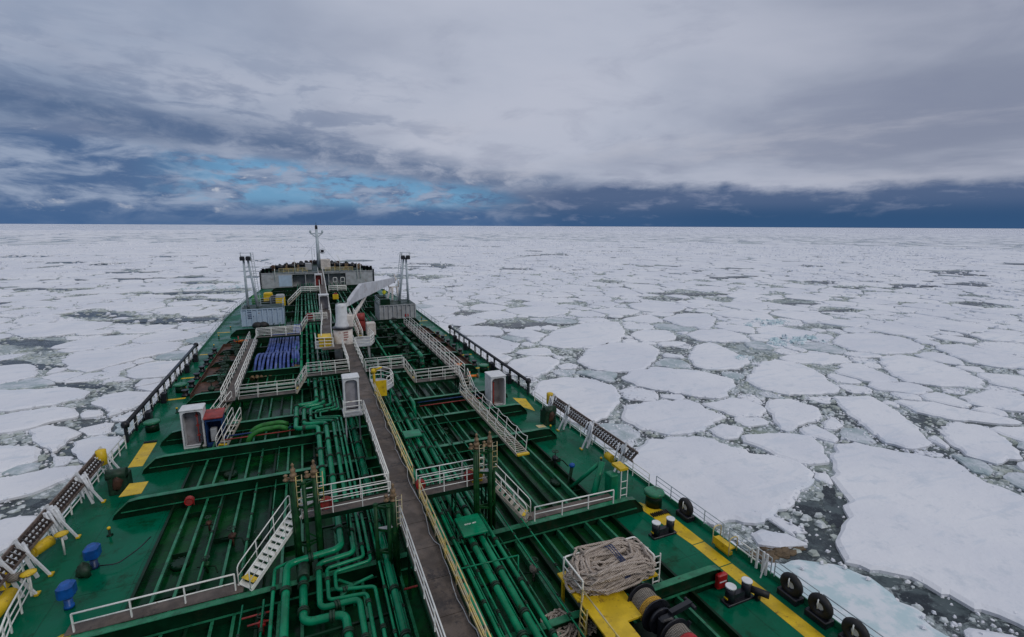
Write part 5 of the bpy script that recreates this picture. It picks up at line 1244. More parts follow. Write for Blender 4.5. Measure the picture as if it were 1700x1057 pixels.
# ------------------------------------------------------------------ crane
cr = thing('deck_crane', (0.8, 62, 0), 'cream-white deck crane with its long boom lowered to starboard', 'crane')
ccx, ccy = 0.80, 62.0
m_ = MB(); m_.lathe((ccx, ccy, .01), [(1.12, 0), (1.12, 4.55)], 28); obj('base_drum', m_, 'paint_cream', cr)
m_ = MB(); m_.lathe((ccx, ccy, 4.56), [(1.22, 0), (1.22, .18)], 28); obj('slew_ring', m_, 'black', cr)
m_ = MB(); m_.lathe((ccx-.05, ccy, 4.75), [(.88, 0), (.84, .25), (.70, .7), (.66, 2.5), (.60, 2.85), (.4, 2.95)], 24); obj('tower', m_, 'paint_white', cr)
m_ = MB(); m_.bbox(ccx+.45, ccx+1.25, ccy-.3, ccy+.9, 4.76, 6.2, .1); obj('machinery_housing', m_, 'paint_cream', cr)
m_ = MB(); m_.lathe((ccx-.05, ccy, 7.2), [(.2, 0), (.25, .5), (.1, .75)], 10); m_.bar((ccx-.6, ccy-.3, 7.65), (ccx+.6, ccy-.3, 7.8), .08); m_.bar((ccx+.5, ccy, 6.2), (ccx+.6, ccy+.2, 8.3), .2); obj('top_gear', m_, 'flange_green', cr)
def boxboom(mb, st):   # st: (centre, half width, z low, z high)
    d = (st[-1][0]-st[0][0]); d.z = 0; d.normalize(); sd_ = Vector((d.y, -d.x, 0)); vs = []
    for c, hw, zl, zh in st: vs += [(c.x-sd_.x*hw, c.y-sd_.y*hw, zl), (c.x+sd_.x*hw, c.y+sd_.y*hw, zl), (c.x+sd_.x*hw, c.y+sd_.y*hw, zh), (c.x-sd_.x*hw, c.y-sd_.y*hw, zh)]
    n_ = len(st); fs = [(0, 1, 2, 3), (4*n_-1, 4*n_-2, 4*n_-3, 4*n_-4)]
    for i in range(n_-1): fs += [(i*4+k, i*4+4+k, i*4+4+(k+1) % 4, i*4+(k+1) % 4) for k in range(4)]
    mb._add(vs, fs)
boxboom(m2 := MB(), [(Vector((1.55, 62.2, 0)), .22, 7.3, 7.8), (Vector((2.6, 65.3, 0)), .24, 7.3, 8.5), (Vector((3.9, 69.2, 0)), .24, 7.15, 9.15), (Vector((5.5, 74.0, 0)), .24, 6.95, 8.75), (Vector((8.0, 81.4, 0)), .22, 6.7, 8.15), (Vector((12.3, 94.4, 0)), .20, 6.2, 7.15), (Vector((12.9, 96.2, 0)), .18, 6.4, 7.05)])
boom = obj('boom', m2, 'boom_grey', cr)
m_ = MB(); m_.cyl((12.95, 96.3, 5.9), (12.95, 96.3, 7.6), .12, 8); m_.cyl((12.6, 96.4, 6.7), (13.3, 96.2, 6.7), .28, 12); obj('boom_head', m_, 'paint_cream', boom)
m_ = MB(); m_.cyl((1.6, 62.6, 4.9), (4.6, 71.2, 7.0), .2, 10); obj('luffing_cylinder', m_, 'paint_cream', cr)
m_ = MB(); m_.bar((1.0, 61.8, 7.4), (1.7, 62.6, 7.6), .5, .5); obj('boom_hinge', m_, 'paint_white', cr)
m_ = MB()
for k in range(22):     # lettering on the drum: two blocks of dull red marks
    row, cl = divmod(k, 6); an = -math.pi/2+.12+cl*.085-.1
    if row > 3: break
    z = 4.15-row*.3; m_.bar((ccx+1.125*math.cos(an), ccy+1.125*math.sin(an), z), (ccx+1.125*math.cos(an), ccy+1.125*math.sin(an), z+.18), .06, .02, up=(0, 1, 0))
obj('lettering', m_, 'dull_red', cr)
# crane service platform and rails
t = top('crane_platform', MB().prism([(1.95, 58.4), (3.6, 58.4), (4.2, 60.0), (4.0, 63.5), (2.1, 63.5)], 2.9, 3.0).bar((3.5, 59, .01), (3.5, 59, 2.9), .14).bar((3.8, 63, .01), (3.8, 63, 2.9), .14), 'paint_grey', 'small grey platform on the starboard side of the crane', 'platform')
railing([(1.95, 58.4, 3.0), (3.6, 58.4, 3.0), (4.2, 60.0, 3.0), (4.0, 63.4, 3.0)], 'white railing of the platform beside the crane', r=.045, step=1.1)
railing([(-2.4, 62.5, 3.0), (-2.4, 59.6, 3.0), (-.5, 59.3, 3.0)], 'white railing around the yellow boxes left of the crane', r=.045, step=1.1)
top('box_platform', MB().box(-2.5, -.4, 59.2, 62.8, 2.9, 3.0).bar((-2.3, 59.5, .01), (-2.3, 59.5, 2.9), .12).bar((-2.3, 62.5, .01), (-2.3, 62.5, 2.9), .12), 'paint_grey', 'small platform carrying the yellow boxes', 'platform')
for i, (y, h, lb) in enumerate(((60.1, 1.2, 'nearer yellow box left of the crane'), (61.6, 1.1, 'farther yellow box left of the crane'))):
    t = thing('yellow_box', (-1.4, y, 3.0), lb, 'box', 'yellow equipment boxes')
    m_ = MB(); m_.bbox(-2.05, -.7, y-.45, y+.45, 3.01, 3.0+h*.75, .05); obj('box_body', m_, 'yellow', t)
    m_ = MB(); m_.prismX([(y-.5, 3.0+h*.76), (y+.5, 3.0+h*.76), (y+.5, 3.0+h*.95), (y-.5, 3.0+h*.85)], -2.1, -.65); obj('lid', m_, 'yellow', t)
stairs((2.2, 66, 5.4), (2.9, 62.5, 3.0), .5, (1, 0, 0), 'steep white ladder up the side of the crane', r=.05)
t = thing('crane_ladder', (3.0, 70, 3), 'white pipe cage ladder behind the crane', 'ladder')
m_ = MB()
for k in range(7): m_.tube([(2.5+k*.5, 72+k*2.2, 3.6), (3.0+k*.5, 72+k*2.2, 4.9), (3.5+k*.5, 73+k*2.2, 3.4)], .05, 5)
m_.tube([(2.5, 72, 3.6), (5.5, 85.2, 3.6)], .05, 5); m_.tube([(3.0, 72, 4.9), (6.0, 85.2, 4.9)], .05, 5); obj('ladder_frame', m_, 'rail_white', t)
t = thing('winch_house', (4.4, 69, 0), 'cream box with dark red machinery behind the crane', 'winch')
m_ = MB(); m_.bbox(4.2, 5.4, 67.5, 68.8, 2.2, 3.9, .08); obj('housing', m_, 'paint_cream', t)
m_ = MB(); m_.cyl((3.1, 70.5, 4.3), (4.3, 70.3, 4.3), .6, 12); m_.box(3.1, 4.3, 69.8, 71.2, 2.4, 3.8); obj('drum', m_, 'dull_red', t)
legs(t, [((x, y, .01), (x, y, 2.4), .14) for x in (3.3, 4.2, 5.2) for y in (67.7, 70.9)], name='leg')

# yellow monitor on its round platform beside the catwalk
t = thing('foam_monitor', (2.4, 43.5, 0), 'yellow foam monitor above a yellow panel beside the catwalk', 'foam monitor')
m_ = MB(); m_.prism([(1.85, 41.4), (2.9, 41.4), (3.6, 42.4), (3.6, 44.0), (2.9, 45.0), (1.85, 45.0)], 2.92, 3.0); obj('platform', m_, 'paint_grey', t)
m_ = MB(); m_.box(1.95, 2.85, 41.32, 41.38, 2.5, 3.9); obj('panel', m_, 'yellow', t)
m_ = MB(); m_.cyl((2.1, 43.6, 3.0), (2.1, 43.6, 4.1), .12, 8); m_.blob((2.1, 43.6, 4.15), .3, 1, (1, 1, .8), .2); m_.cyl((2.1, 43.6, 4.2), (2.7, 43.0, 4.6), .11, 8, .08); obj('monitor_barrel', m_, 'yellow', t)
m_ = MB(); m_.cyl((2.1, 43.6, .01), (2.1, 43.6, 2.9), .14, 8); m_.bar((3.3, 42.4, .01), (3.3, 42.4, 2.9), .1); obj('support_leg', m_, 'pipe_green', t)
railing([(2.9, 41.4, 3.0), (3.6, 42.4, 3.0), (3.6, 44.0, 3.0), (2.9, 45.0, 3.0), (1.9, 45.0, 3.0)], 'rounded white railing around the yellow monitor', r=.034, step=1.0)
for i, (x, y, z, lb) in enumerate(((1.9, 96, 3.4, 'yellow equipment on the catwalk ahead of the crane'), (5.1, 24.0, 3.0, 'yellow crate by the starboard vent tower'))):
    t = thing('yellow_box', (x, y, z), lb, 'box', 'yellow equipment boxes')
    m_ = MB(); w_ = .5 if i == 0 else .3; m_.bbox(x-w_, x+w_, y-.3, y+.3, z+.01, z+w_*1.8, .04); obj('box_body', m_, 'yellow', t)
    m_ = MB(); m_.bbox(x-w_*.6, x+w_*.6, y-.2, y+.2, z+w_*1.8+.005, z+w_*2.3, .04); obj('lid', m_, 'dull_red' if i == 0 else 'yellow_rail', t)
for x, y, lb in ((-8.2, 112, 'orange-yellow box with a grey cover, port side'), (-10.7, 116, 'small yellow box ahead of the port deck house')):
    t = thing('yellow_box', (x, y, 0), lb, 'box', 'yellow equipment boxes')
    m_ = MB(); m_.bbox(x-.9, x+.9, y-.8, y+.8, .4, 2.2, .08); obj('box_body', m_, 'yellow', t)
    m_ = MB(); m_.bbox(x-.85, x+.85, y-.85, y+.7, 2.21, 2.75, .2); obj('lid', m_, 'paint_grey' if x > -9 else 'yellow', t)
m_ = MB(); m_.lathe((-9.4, 113.5, .01), [(1.0, 0), (1.0, 1.9), (.6, 2.3)], 16); top('dark_tank', m_, 'black', 'dark round tank between the two yellow boxes', 'tank')
m_ = MB(); m_.prismX([(119, .02), (121, .02), (121, 1.6), (119, .9)], -14.2, -12.4); top('green_hatch_cover', m_, 'hose_green', 'light green sloping hatch cover near the port deck edge', 'hatch cover')
for x in (-10.9, -10.0):
    m_ = MB(); m_.blob((x, 89.6, .5), .62, 3, (1.3, 1, 1), .06, 12); top('black_buoy', m_, 'rubber', '%s black ball leaning on the pale blue deck house' % ('left' if x < -10.5 else 'right'), 'ball fender', 'black balls by the deck house')
m_ = MB(); m_.blob((10.6, 84.6, .7), .6, 4, (1, 1, 1), .05, 12); top('black_buoy', m_, 'rubber', 'black ball at the end of the fat pipe before the grey deck house', 'ball fender', 'black balls by the deck house')
# fire reels and lifebuoys on the walkways
def fire_reel(x, y, z, label, r=.30):
    t = thing('fire_reel', (x, y, z), label, 'hose reel', 'red hose reels')
    m_ = MB(); m_.lathe((x, y-.1, z+r+.1), [(r, 0), (r, .03), (r*.72, .04), (r*.8, .1), (r*.72, .2), (r, .21), (r, .25)], 14, 'Y'); obj('reel', m_, 'dull_red', t)
    m_ = MB(); [m_.tube([(x+r*.86*math.cos(a*.628), y-.12-.03*j, z+r+.1+r*.86*math.sin(a*.628)) for a in range(10)], .035, 5, closed=True) for j in (0,)]; obj('rim', m_, 'red', t)
    m_ = MB(); m_.bar((x-.2, y+.1, z), (x-.2, y+.1, z+r), .05); m_.bar((x+.2, y+.1, z), (x+.2, y+.1, z+r), .05); obj('stand', m_, 'dull_red', t)
fire_reel(-2.75, 23.95, 3.02, 'red hose reel on the near port cross walkway')
fire_reel(1.98, 24.0, 3.02, 'small red hose reel where the starboard walkway meets the catwalk', .26)
fire_reel(4.65, 23.8, 3.02, 'red hose reel at the starboard vent tower')
fire_reel(-2.9, 76.8, 3.05, 'red hose reel on the short walkway beside the crane', .55)
fire_reel(-10.3, 32.2, .3, 'red hose reel under the port girder', .26)
t = thing('fire_box', (14.3, 15.2, 0), 'red fire box at the end of the girder beside the yellow stripe', 'fire box')
m_ = MB(); m_.bbox(14.0, 14.6, 14.85, 15.1, .15, .85, .05); obj('box_body', m_, 'red', t)
m_ = MB(); m_.box(14.08, 14.5, 14.83, 14.847, .48, .53); obj('label_strip', m_, 'paint_white', t)
# ------------------------------------------------------------------ gangway lying on the starboard side
t = thing('gangway', (10.2, 35, 1.2), 'long portable gangway with rope rails lying over the starboard girders', 'gangway')
gx0, gx1, gy0, gy1 = 9.75, 10.55, 28.9, 42.6
for x in (gx0, gx1): m_ = MB(); m_.bar((x, gy0, 1.35), (x, gy1, 1.55), .07, .2); obj('side_beam', m_, 'tread', t)
m_ = MB()
for i in range(46): y = gy0+.2+i*.295; m_.bar((gx0+.04, y, 1.42+i*.004), (gx1-.04, y, 1.42+i*.004), .07, .04)
obj('steps', m_, 'tread', t)
m_ = MB(); m_.bar((gx0-.05, gy0-.1, 1.4), (gx1+.05, gy0-.1, 1.4), .28, .1); obj('end_roller', m_, 'yellow', t)
for x in (gx0, gx1):
    for i in range(8): y = gy0+.3+i*1.87; m_ = MB(); m_.bar((x, y, 1.45), (x+(.12 if x == gx1 else -.06), y, 2.5), .04); obj('post', m_, 'rail_white', t)
    m_ = MB(); pts = []; o_ = .12 if x == gx1 else -.06
    for i in range(29): y = gy0+.3+i*1.87/4; pts.append((x+o_, y, 2.48-.16*math.sin((i % 4)/4*math.pi)))
    m_.tube(pts, .025, 5); m_.tube([(x+o_*.5, gy0+.3, 1.98), (x+o_*.5, gy1-.3, 1.98)], .02, 5); obj('rope_rail', m_, 'rail_white', t)

# ------------------------------------------------------------------ accommodation ladders stowed outboard, with davits and icicles
def acc_ladder(s, y0, y1, xo, label):
    t = thing('accommodation_ladder', (xo, y0, 1.5), label, 'ladder', 'stowed accommodation ladders')
    A_, B_ = (xo+s*.05, 1.90), (xo-s*.35, 1.36)
    for q in (0, 1):
        X_, Z_ = (A_, B_)[q]; m_ = MB(); m_.bar((X_, y0, Z_), (X_, y1, Z_), .06, .17 if q == 0 else .14); obj('side_beam', m_, 'ladder_brown', t)
    m_ = MB(); d = MB(); k = int((y1-y0)/.34)
    for i in range(k):
        y = y0+.2+i*.34; m_.bar((A_[0], y, A_[1]-.1), (B_[0], y, B_[1]+.08), .05, .2)
        for f in (.3, .62): p = (A_[0]*(1-f)+B_[0]*f-s*.05, y+.17, A_[1]*(1-f)+B_[1]*f); d.bar((p[0], p[1]-.08, p[2]), (p[0], p[1]+.08, p[2]), .05, .09)
    obj('steps', m_, 'steps_brown', t); obj('frost_on_steps', d, 'ice_drape', t)
    m_ = MB(); m_.box(xo-.25, xo-.10 if s > 0 else xo+.1, y1-.1, y1+.9, 1.2, 2.4) if False else m_.lathe((xo-s*.2, y1+.15, 1.6), [(.16, -.55), (.3, -.5), (.3, .5), (.16, .55)], 12); obj('turntable', m_, 'yellow', t)
    return t
acc_ladder(1, 25.0, 37.4, 16.95, 'brown accommodation ladder stowed along the starboard rail')
acc_ladder(-1, 24.0, 38.6, -16.6, 'brown accommodation ladder stowed along the port rail')
random.seed(9)
def davit(x, y, s, label, icy):
    t = thing('ladder_davit', (x, y, 0), label, 'davit', 'white davits holding the stowed ladders')
    m_ = MB(); m_.bar((x, y, .01), (x+s*.55, y, 2.2), .12); m_.bar((x-s*.55, y-.1, .01), (x+s*.5, y-.05, 2.1), .10); m_.bar((x+s*.5, y, 2.2), (x+s*1.0, y, 1.6), .1); obj('frame', m_, 'paint_white', t)
    m_ = MB(); 
    for k in range(icy):
        dy = random.uniform(-.45, .45); z1 = random.uniform(.3, 1.1); x_ = x+s*random.uniform(.0, .5)
        m_.tube([(x_+s*.25, y+dy, 1.95), (x_, y+dy*1.1, z1+.2), (x_-s*.05, y+dy*1.15, z1-.1)], [.07, .06, .015], 5)
    if icy: obj('icicles', m_, 'ice_drape', t)
    m_ = MB(); m_.box(x-s*.55-.08, x-s*.55+.08, y-.2, y+.1, .02, .1); obj('foot', m_, 'yellow', t)
for i, (y, ic) in enumerate(((37.0, 10), (34.2, 4), (30.4, 14), (26.2, 4))): davit(16.35, y, 1, ['foremost', 'second', 'icicle-hung', 'aftmost'][i]+' white davit of the starboard ladder', ic)
for i, (y, ic) in enumerate(((39.2, 8), (35.4, 10), (31.6, 18), (28.4, 2), (27.0, 1))): davit(-16.0, y, -1, ['foremost', 'second', 'most heavily iced', 'plain A-shaped', 'aftmost'][i]+' white davit of the port ladder', ic)
# things at the rail
def drum_obj(name, a, b, r, mat, label, cat, cap=None):
    t = thing(name, ((a[0]+b[0])/2, (a[1]+b[1])/2, min(a[2], b[2])-r), label, cat)
    m_ = MB(); m_.cyl(a, b, r, 16); obj('drum', m_, mat, t); d = (Vector(b)-Vector(a)).normalized()
    m_ = MB(); m_.cyl(Vector(b)-d*.02, Vector(b)+d*.06, r*.6, 12); m_.cyl(Vector(a)-d*.06, Vector(a)+d*.02, r*.6, 12); obj('end_cap', m_, cap or mat, t); return t
drum_obj('yellow_float', (-16.1, 24.6, .75), (-16.0, 26.3, .75), .3, 'yellow', 'fat yellow cylinder inside the curved railing at the lower left', 'float')
drum_obj('yellow_float', (-16.5, 29.5, .8), (-16.1, 30.3, .8), .3, 'yellow', 'yellow cylinder behind the A-shaped davit', 'float')
drum_obj('yellow_float', (16.3, 26.9, .7), (16.3, 27.6, .7), .28, 'yellow', 'yellow cylinder under the aft end of the starboard ladder', 'float')
for x, y, lb in ((-15.6, 26.9, 'yellow pointed pad on the curved railing at lower left'), (-15.5, 30.0, 'yellow pad between the plain and the iced davit'), (-13.2, 23.1, 'small yellow pad at the bottom left corner of the deck'), (-12.5, 22.2, 'yellow cap at the outboard end of the girder railing')):
    z_ = 1.15 if y > 25 else .1
    t = thing('yellow_pad', (x, y, 0), lb, 'pad', 'yellow pads'); m_ = MB(); m_.lathe((x, y, z_), [(.1, 0), (.3, .04), (.3, .1), (.12, .14)], 10); obj('pad', m_, 'yellow', t)
    m_ = MB(); m_.cyl((x, y, .01), (x, y, z_+.01), .05, 6); obj('stem', m_, 'rail_white', t)
t = thing('yellow_hoist', (-16.9, 27.6, 0), 'yellow boxed winch at the aft end of the port ladder', 'winch')
m_ = MB(); m_.bbox(-17.0, -16.3, 26.6, 27.3, .8, 1.5, .06); obj('housing', m_, 'yellow', t); m_ = MB(); m_.cyl((-16.3, 26.9, 1.15), (-15.9, 26.9, 1.15), .2, 10); m_.bar((-16.6, 27, .01), (-16.6, 27, .8), .3); obj('drum', m_, 'rope_dark', t)
def dark_winch(x, y, label):
    t = thing('ladder_winch', (x, y, 0), label, 'winch', 'dark winches at the ladders')
    m_ = MB(); m_.bbox(x-.5, x+.5, y-.6, y+.6, .02, 1.2, .08); m_.cyl((x-.55, y-.3, 1.3), (x+.5, y-.3, 1.3), .35, 12); obj('housing', m_, 'flange_green', t)
    m_ = MB(); m_.blob((x, y-.62, .8), .3, 2, (1, .5, 1.3), .35); obj('gear', m_, 'rust', t)
dark_winch(-14.9, 36.6, 'dark green winch inboard of the port ladder'); dark_winch(15.8, 36.0, 'dark green winch inboard of the starboard ladder')
# blue covered instruments
for x, y, lb in ((-13.75, 25.4, 'nearer blue-covered fitting on a pedestal, port side'), (-13.7, 28.2, 'farther blue-covered fitting with a black line to the deck, port side')):
    t = thing('covered_vent', (x, y, 0), lb, 'covered vent', 'blue covered vents')
    m_ = MB(); m_.lathe((x, y, .01), [(.2, 0), (.2, .12), (.16, .15), (.18, .75)], 10); obj('pedestal', m_, 'blue_tarp' if y < 26 else 'navy', t)
    m_ = MB(); m_.bbox(x-.30, x+.30, y-.36, y+.36, .66, 1.26, .13); m_.lathe((x, y, .56), [(.22, 0), (.30, .06), (.31, .16)], 12); obj('cover', m_, 'blue_tarp', t)
m_ = MB(); m_.blob((-13.9, 27.6, .35), .35, 8, (1, 1, 1), .35); top('chain_heap', m_, 'flange_green', 'dark heap at the foot of the farther blue-covered fitting', 'chain')
m_ = MB(); m_.tube([(-13.4, 27.8, .3), (-12.6, 27.7, .25), (-11.9, 28.6, .35), (-11.6, 29.4, .4)], .03, 5, fillet=.3); top('cable', m_, 'black', 'black cable running inboard from the blue-covered fitting', 'cable')
# bitts
def bitts(x, y, label):
    t = thing('mooring_bitts', (x+.5, y, 0), label, 'bitts', 'black mooring bitts with white tops')
    m_ = MB(); m_.bbox(x-.3, x+1.3, y-.25, y+.25, .01, .12, .02); m_.box(x+.2, x+.8, y-.12, y+.12, .13, .45); obj('base_plate', m_, 'black', t)
    for dx_ in (0, 1.0):
        m_ = MB(); m_.lathe((x+dx_, y, .12), [(.22, 0), (.22, .72)], 18); b_ = obj('post', m_, 'black', t)
        m_ = MB(); m_.lathe((x+dx_, y, .842), [(.245, 0), (.245, .05), (.22, .065)], 18); obj('white_cap', m_, 'paint_white', b_)
        m_ = MB(); m_.box(x+dx_-.26, x+dx_-.225, y-.1, y+.1, .3, .36); obj('yellow_band', m_, 'yellow', b_)
bitts(14.05, 19.4, 'pair of white-topped black bitts near the head of the yellow stripe')
bitts(14.0, 14.15, 'pair of white-topped black bitts beside the red fire box')
t = thing('roller', (15.5, 13.8, 0), 'black horizontal roller lying next to the nearer bitts', 'roller')
m_ = MB(); m_.cyl((15.15, 14.1, .45), (15.6, 13.4, .45), .16, 12); obj('roller_drum', m_, 'rubber', t)
m_ = MB(); m_.bar((15.35, 13.8, .01), (15.35, 13.8, .3), .2); obj('foot', m_, 'black', t)
m_ = MB(); m_.lathe((-9, 24.6, .005), [(.1, 0), (.1, .3)], 8)
# tyres
def tyre(x, y, label):
    t = thing('tyre_fender', (x, y, 0), label, 'tyre fender', 'black tyre fenders along the starboard rail')
    prof = []
    m_ = MB(); R0, r0 = .36, .19
    for k, (dy, rr) in enumerate(((-.17, 1.0), (.17, 1.0))): pass
    pts = [(x+.02, y+R0*math.cos(a), .70+R0*math.sin(a)) for a in [i*2*math.pi/18 for i in range(18)]]
    m_.tube(pts, r0, 10, closed=True); obj('tyre', m_, 'rubber', t)
    m_ = MB(); m_.lathe((x+.02, y, .70), [(.17, -.03), (.17, .02)], 14, 'X'); obj('hub', m_, 'paint_white', t)
    m_ = MB(); m_.bbox(x-.28, x+.3, y-.5, y+.5, .02, .32, .04); obj('cradle', m_, 'black', t)
    m_ = MB(); m_.tube([(x+.1, y+.1, 1.2), (x-.22, y-.02, 1.05), (x-.25, y-.05, .7)], .03, 5); obj('lashing', m_, 'rail_white', t)
for y, lb in ((20.2, 'foremost tyre fender, near the vent with the pale lid'), (13.3, 'second tyre fender from the bow, below the yellow step'), (11.9, 'third tyre fender from the bow'), (10.4, 'aftmost tyre fender, cut by the bottom of the view')): tyre(16.85, y, lb)
# yellow rail step
t = thing('rail_step', (16.7, 17.0, 0), 'yellow step with hooped handrails at the starboard rail', 'step')
m_ = MB(); m_.box(16.45, 16.85, 16.5, 17.6, .45, .52); m_.box(16.4, 16.45, 16.5, 17.6, .2, .6); m_.box(16.5, 16.8, 16.6, 17.5, .02, .2); obj('step', m_, 'yellow', t)
for y in (16.5, 17.6): m_ = MB(); m_.tube([(16.4, y, .1), (16.4, y, 1.15), (16.95, y, 1.15), (16.95, y, .3)], .028, 6, fillet=.22); obj('handrail', m_, 'yellow_rail', t)
t = thing('rail_gate', (17.05, 15.2, 0), 'white gate stanchions at the starboard rail', 'gate')
m_ = MB(); [m_.bar((17.0, y, .1), (17.0, y, 1.25), .09) for y in (14.75, 14.95, 15.3)]; m_.bar((17.0, 14.75, 1.1), (16.6, 14.7, .1), .05); obj('gate_post', m_, 'paint_white', t)
m_ = MB(); m_.bar((17.0, 15.3, .5), (17.0, 16.3, .5), .05); m_.bar((17.0, 15.3, .9), (17.0, 16.3, .9), .05); m_.bar((17.0, 15.6, .2), (17.0, 15.6, 1.0), .05); obj('gate_bar', m_, 'rail_white', t)
# green tripod and pillar to starboard
t = thing('pipe_tripod', (12.3, 23.5, 0), 'stout green tubular tripod near the starboard rail', 'tripod')
tp = PY(1000, 766, 24.0)
m_ = MB(); m_.cyl((12.35, 23.4, .01), (tp.x, 24.0, tp.z), .2, 12); obj('leg', m_, 'pipe_green', t)
m_ = MB(); m_.cyl((12.2, 25.6, .1), (tp.x-.1, 24.1, tp.z-.1), .13, 10); obj('brace', m_, 'pipe_green', t)
t = thing('rail_pillar', (14.0, 22.8, 0), 'green box pillar carrying a yellow platform and white ladder', 'pillar')
m_ = MB(); m_.bbox(13.2, 13.75, 22.6, 23.3, .01, 2.2, .05); obj('column', m_, 'pipe_green', t)
m_ = MB(); m_.box(13.75, 14.35, 22.5, 23.4, 2.45, 2.6); obj('platform', m_, 'yellow', t)
m_ = MB(); [m_.bar((x, 22.5, .02), (x, 22.5, 2.44), .05) for x in (13.85, 14.3)]; [m_.bar((13.85, 22.5, .4+k*.45), (14.3, 22.5, .4+k*.45), .04) for k in range(4)]; obj('ladder', m_, 'rail_white', t)
t = thing('covered_vent', (12.6, 26.4, 0), 'small blue-capped dark stand beside the green tripod', 'covered vent')
m_ = MB(); m_.bar((12.5, 26.4, .01), (12.7, 26.4, 1.1), .16); m_.bar((12.3, 26.2, .01), (12.6, 26.4, .9), .08); obj('stand', m_, 'flange_green', t); m_ = MB(); m_.blob((12.7, 26.4, 1.2), .22, 2, (1, 1, .7), .1); obj('cap', m_, 'blue_tarp', t)

src = None; random.seed(33)
for k in range(26):
    side = -1 if k % 2 else 1; x = side*random.uniform(13.4, 16.2); y = 8+k*3.3
    if 40 < y < 46 or (side > 0 and 12 < y < 24): continue
    if src is None:
        src = thing('sounding_pipe', (x, y, 0), 'short green sounding pipe with a brass cap on the side deck', 'deck fitting', 'sounding pipes on the side decks')
        m_ = MB(); m_.lathe((x, y, .005), [(.16, 0), (.16, .03), (.06, .05), (.06, .4)], 10); obj('pipe_run', m_, 'girder_green', src)
        m_ = MB(); m_.lathe((x, y, .4), [(.09, 0), (.09, .1), (.04, .14)], 10); obj('cap', m_, 'yellow', src)
    else: place_copy(src, (x, y, 0))
# ------------------------------------------------------------------ yellow platform, rope pile, winch
PZ = 1.85
wp = thing('winch_platform', (7.6, 14, 0), 'chipped yellow L-shaped platform at the bottom of the view', 'platform')
m_ = MB(); m_.prism([(6.55, 15.1), (6.55, 14.2), (6.55, 10.0), (7.75, 10.0), (7.75, 13.45), (8.45, 13.45), (8.6, 15.1)], PZ-.08, PZ); obj('platform_top', m_, 'yellow', wp)
m_ = MB(); m_.box(6.5, 10.6, 15.12, 16.9, PZ-.12, PZ-.04); obj('rope_shelf', m_, 'yellow', wp)
legs(wp, [((x, y, .01), (x, y, PZ-.13), .12) for x in (6.7, 7.6) for y in (10.5, 12.6, 14.8)]+[((x, 16.7, .01), (x, 16.7, PZ-.13), .12) for x in (6.7, 10.3)], 'yellow', 'leg')
t = thing('platform_ladder', (6.45, 14.6, 0), 'yellowed ladder at the left edge of the yellow platform', 'ladder')
m_ = MB(); [m_.bar((6.35, y, .02), (6.45, y, 2.1), .05) for y in (14.3, 14.75)]; [m_.bar((6.36+.01*k, 14.3, .3+k*.3), (6.36+.01*k, 14.75, .3+k*.3), .035) for k in range(6)]; obj('ladder_frame', m_, 'yellow_rail', t)
t = thing('platform_ladder', (10.75, 15.4, 0), 'white ladder end standing right of the rope pile', 'ladder')
m_ = MB(); [m_.bar((x, 15.5, .3), (x, 15.5, 2.5), .05) for x in (10.65, 11.0)]; [m_.bar((10.65, 15.5, 1.1+k*.32), (11.0, 15.5, 1.1+k*.32), .035) for k in range(5)]; obj('ladder_frame', m_, 'rail_white', t)
railing([(6.62, 15.0, PZ), (6.62, 10.2, PZ)], 'single yellowed handrail on the left side of the yellow platform', mat='yellow_rail', h=.55, rails=1, step=2.2, r=.03)
rb = thing('rope_basket', (8.5, 16, PZ), 'white pipe frame holding the big rope pile', 'rack')
m_ = MB(); q0 = [(6.7, 15.1, PZ), (6.7, 16.7, PZ), (10.45, 16.7, PZ), (10.45, 15.3, PZ)]
U = Vector((0, 0, .85))
m_.tube([Vector(q0[0])+U, Vector(q0[1])+U, Vector(q0[2])+U, Vector(q0[3])+U], .04, 6, fillet=.15)
m_.tube([Vector(q0[0])+U*.5, Vector(q0[1])+U*.5], .03, 6); m_.tube([Vector(q0[2])+U*.5, Vector(q0[3])+U*.5], .03, 6)
for p in q0: m_.bar(p, Vector(p)+U, .06)
obj('frame', m_, 'rail_white', rb)
def rope_pile(cx, cy, z0, L, W, H_, loops, r, label, seed, mat='rope', rot=0.0):
    rnd = random.Random(seed); m_ = MB()
    for k in range(loops):
        f = k/loops; a = L/2*rnd.uniform(.62, 1.0); b = W/2*rnd.uniform(.45, 1.0); z = z0+r+H_*f*rnd.uniform(.85, 1.05)
        ox, oy = rnd.uniform(-.08, .08)*L, rnd.uniform(-.12, .12)*W; pts = []; p1, p2, p3 = rnd.uniform(0, 6), rnd.uniform(0, 6), rnd.uniform(0, 6); N_ = 40
        for i in range(N_):
            t_ = 2*math.pi*i/N_; c, s = math.cos(t_), math.sin(t_); e = rnd.uniform(.4, .7)
            x = a*math.copysign(abs(c)**e, c)+ox+.15*math.sin(3*t_+p1)+.05*math.sin(7*t_+p3); y = b*math.copysign(abs(s)**.75, s)+oy+.13*math.sin(4*t_+p2)
            zz_ = z+.08*math.sin(3*t_+p3)+.04*math.sin(7*t_+p1)-.25*H_*abs(x/(L/2))**3
            xr_, yr_ = x*math.cos(rot)-y*math.sin(rot), x*math.sin(rot)+y*math.cos(rot)
            pts.append((cx+xr_, cy+yr_, max(z0+r, zz_)))
        m_.tube(pts, r, 6, closed=True)
    return m_
rp = thing('rope_pile', (8.5, 16, PZ), 'big heap of thick beige mooring rope tied with blue line', 'rope')
obj('rope', rope_pile(8.6, 15.85, PZ-.02, 3.75, 1.8, .98, 104, .06, '', 4), 'rope', rp)
m_ = MB()
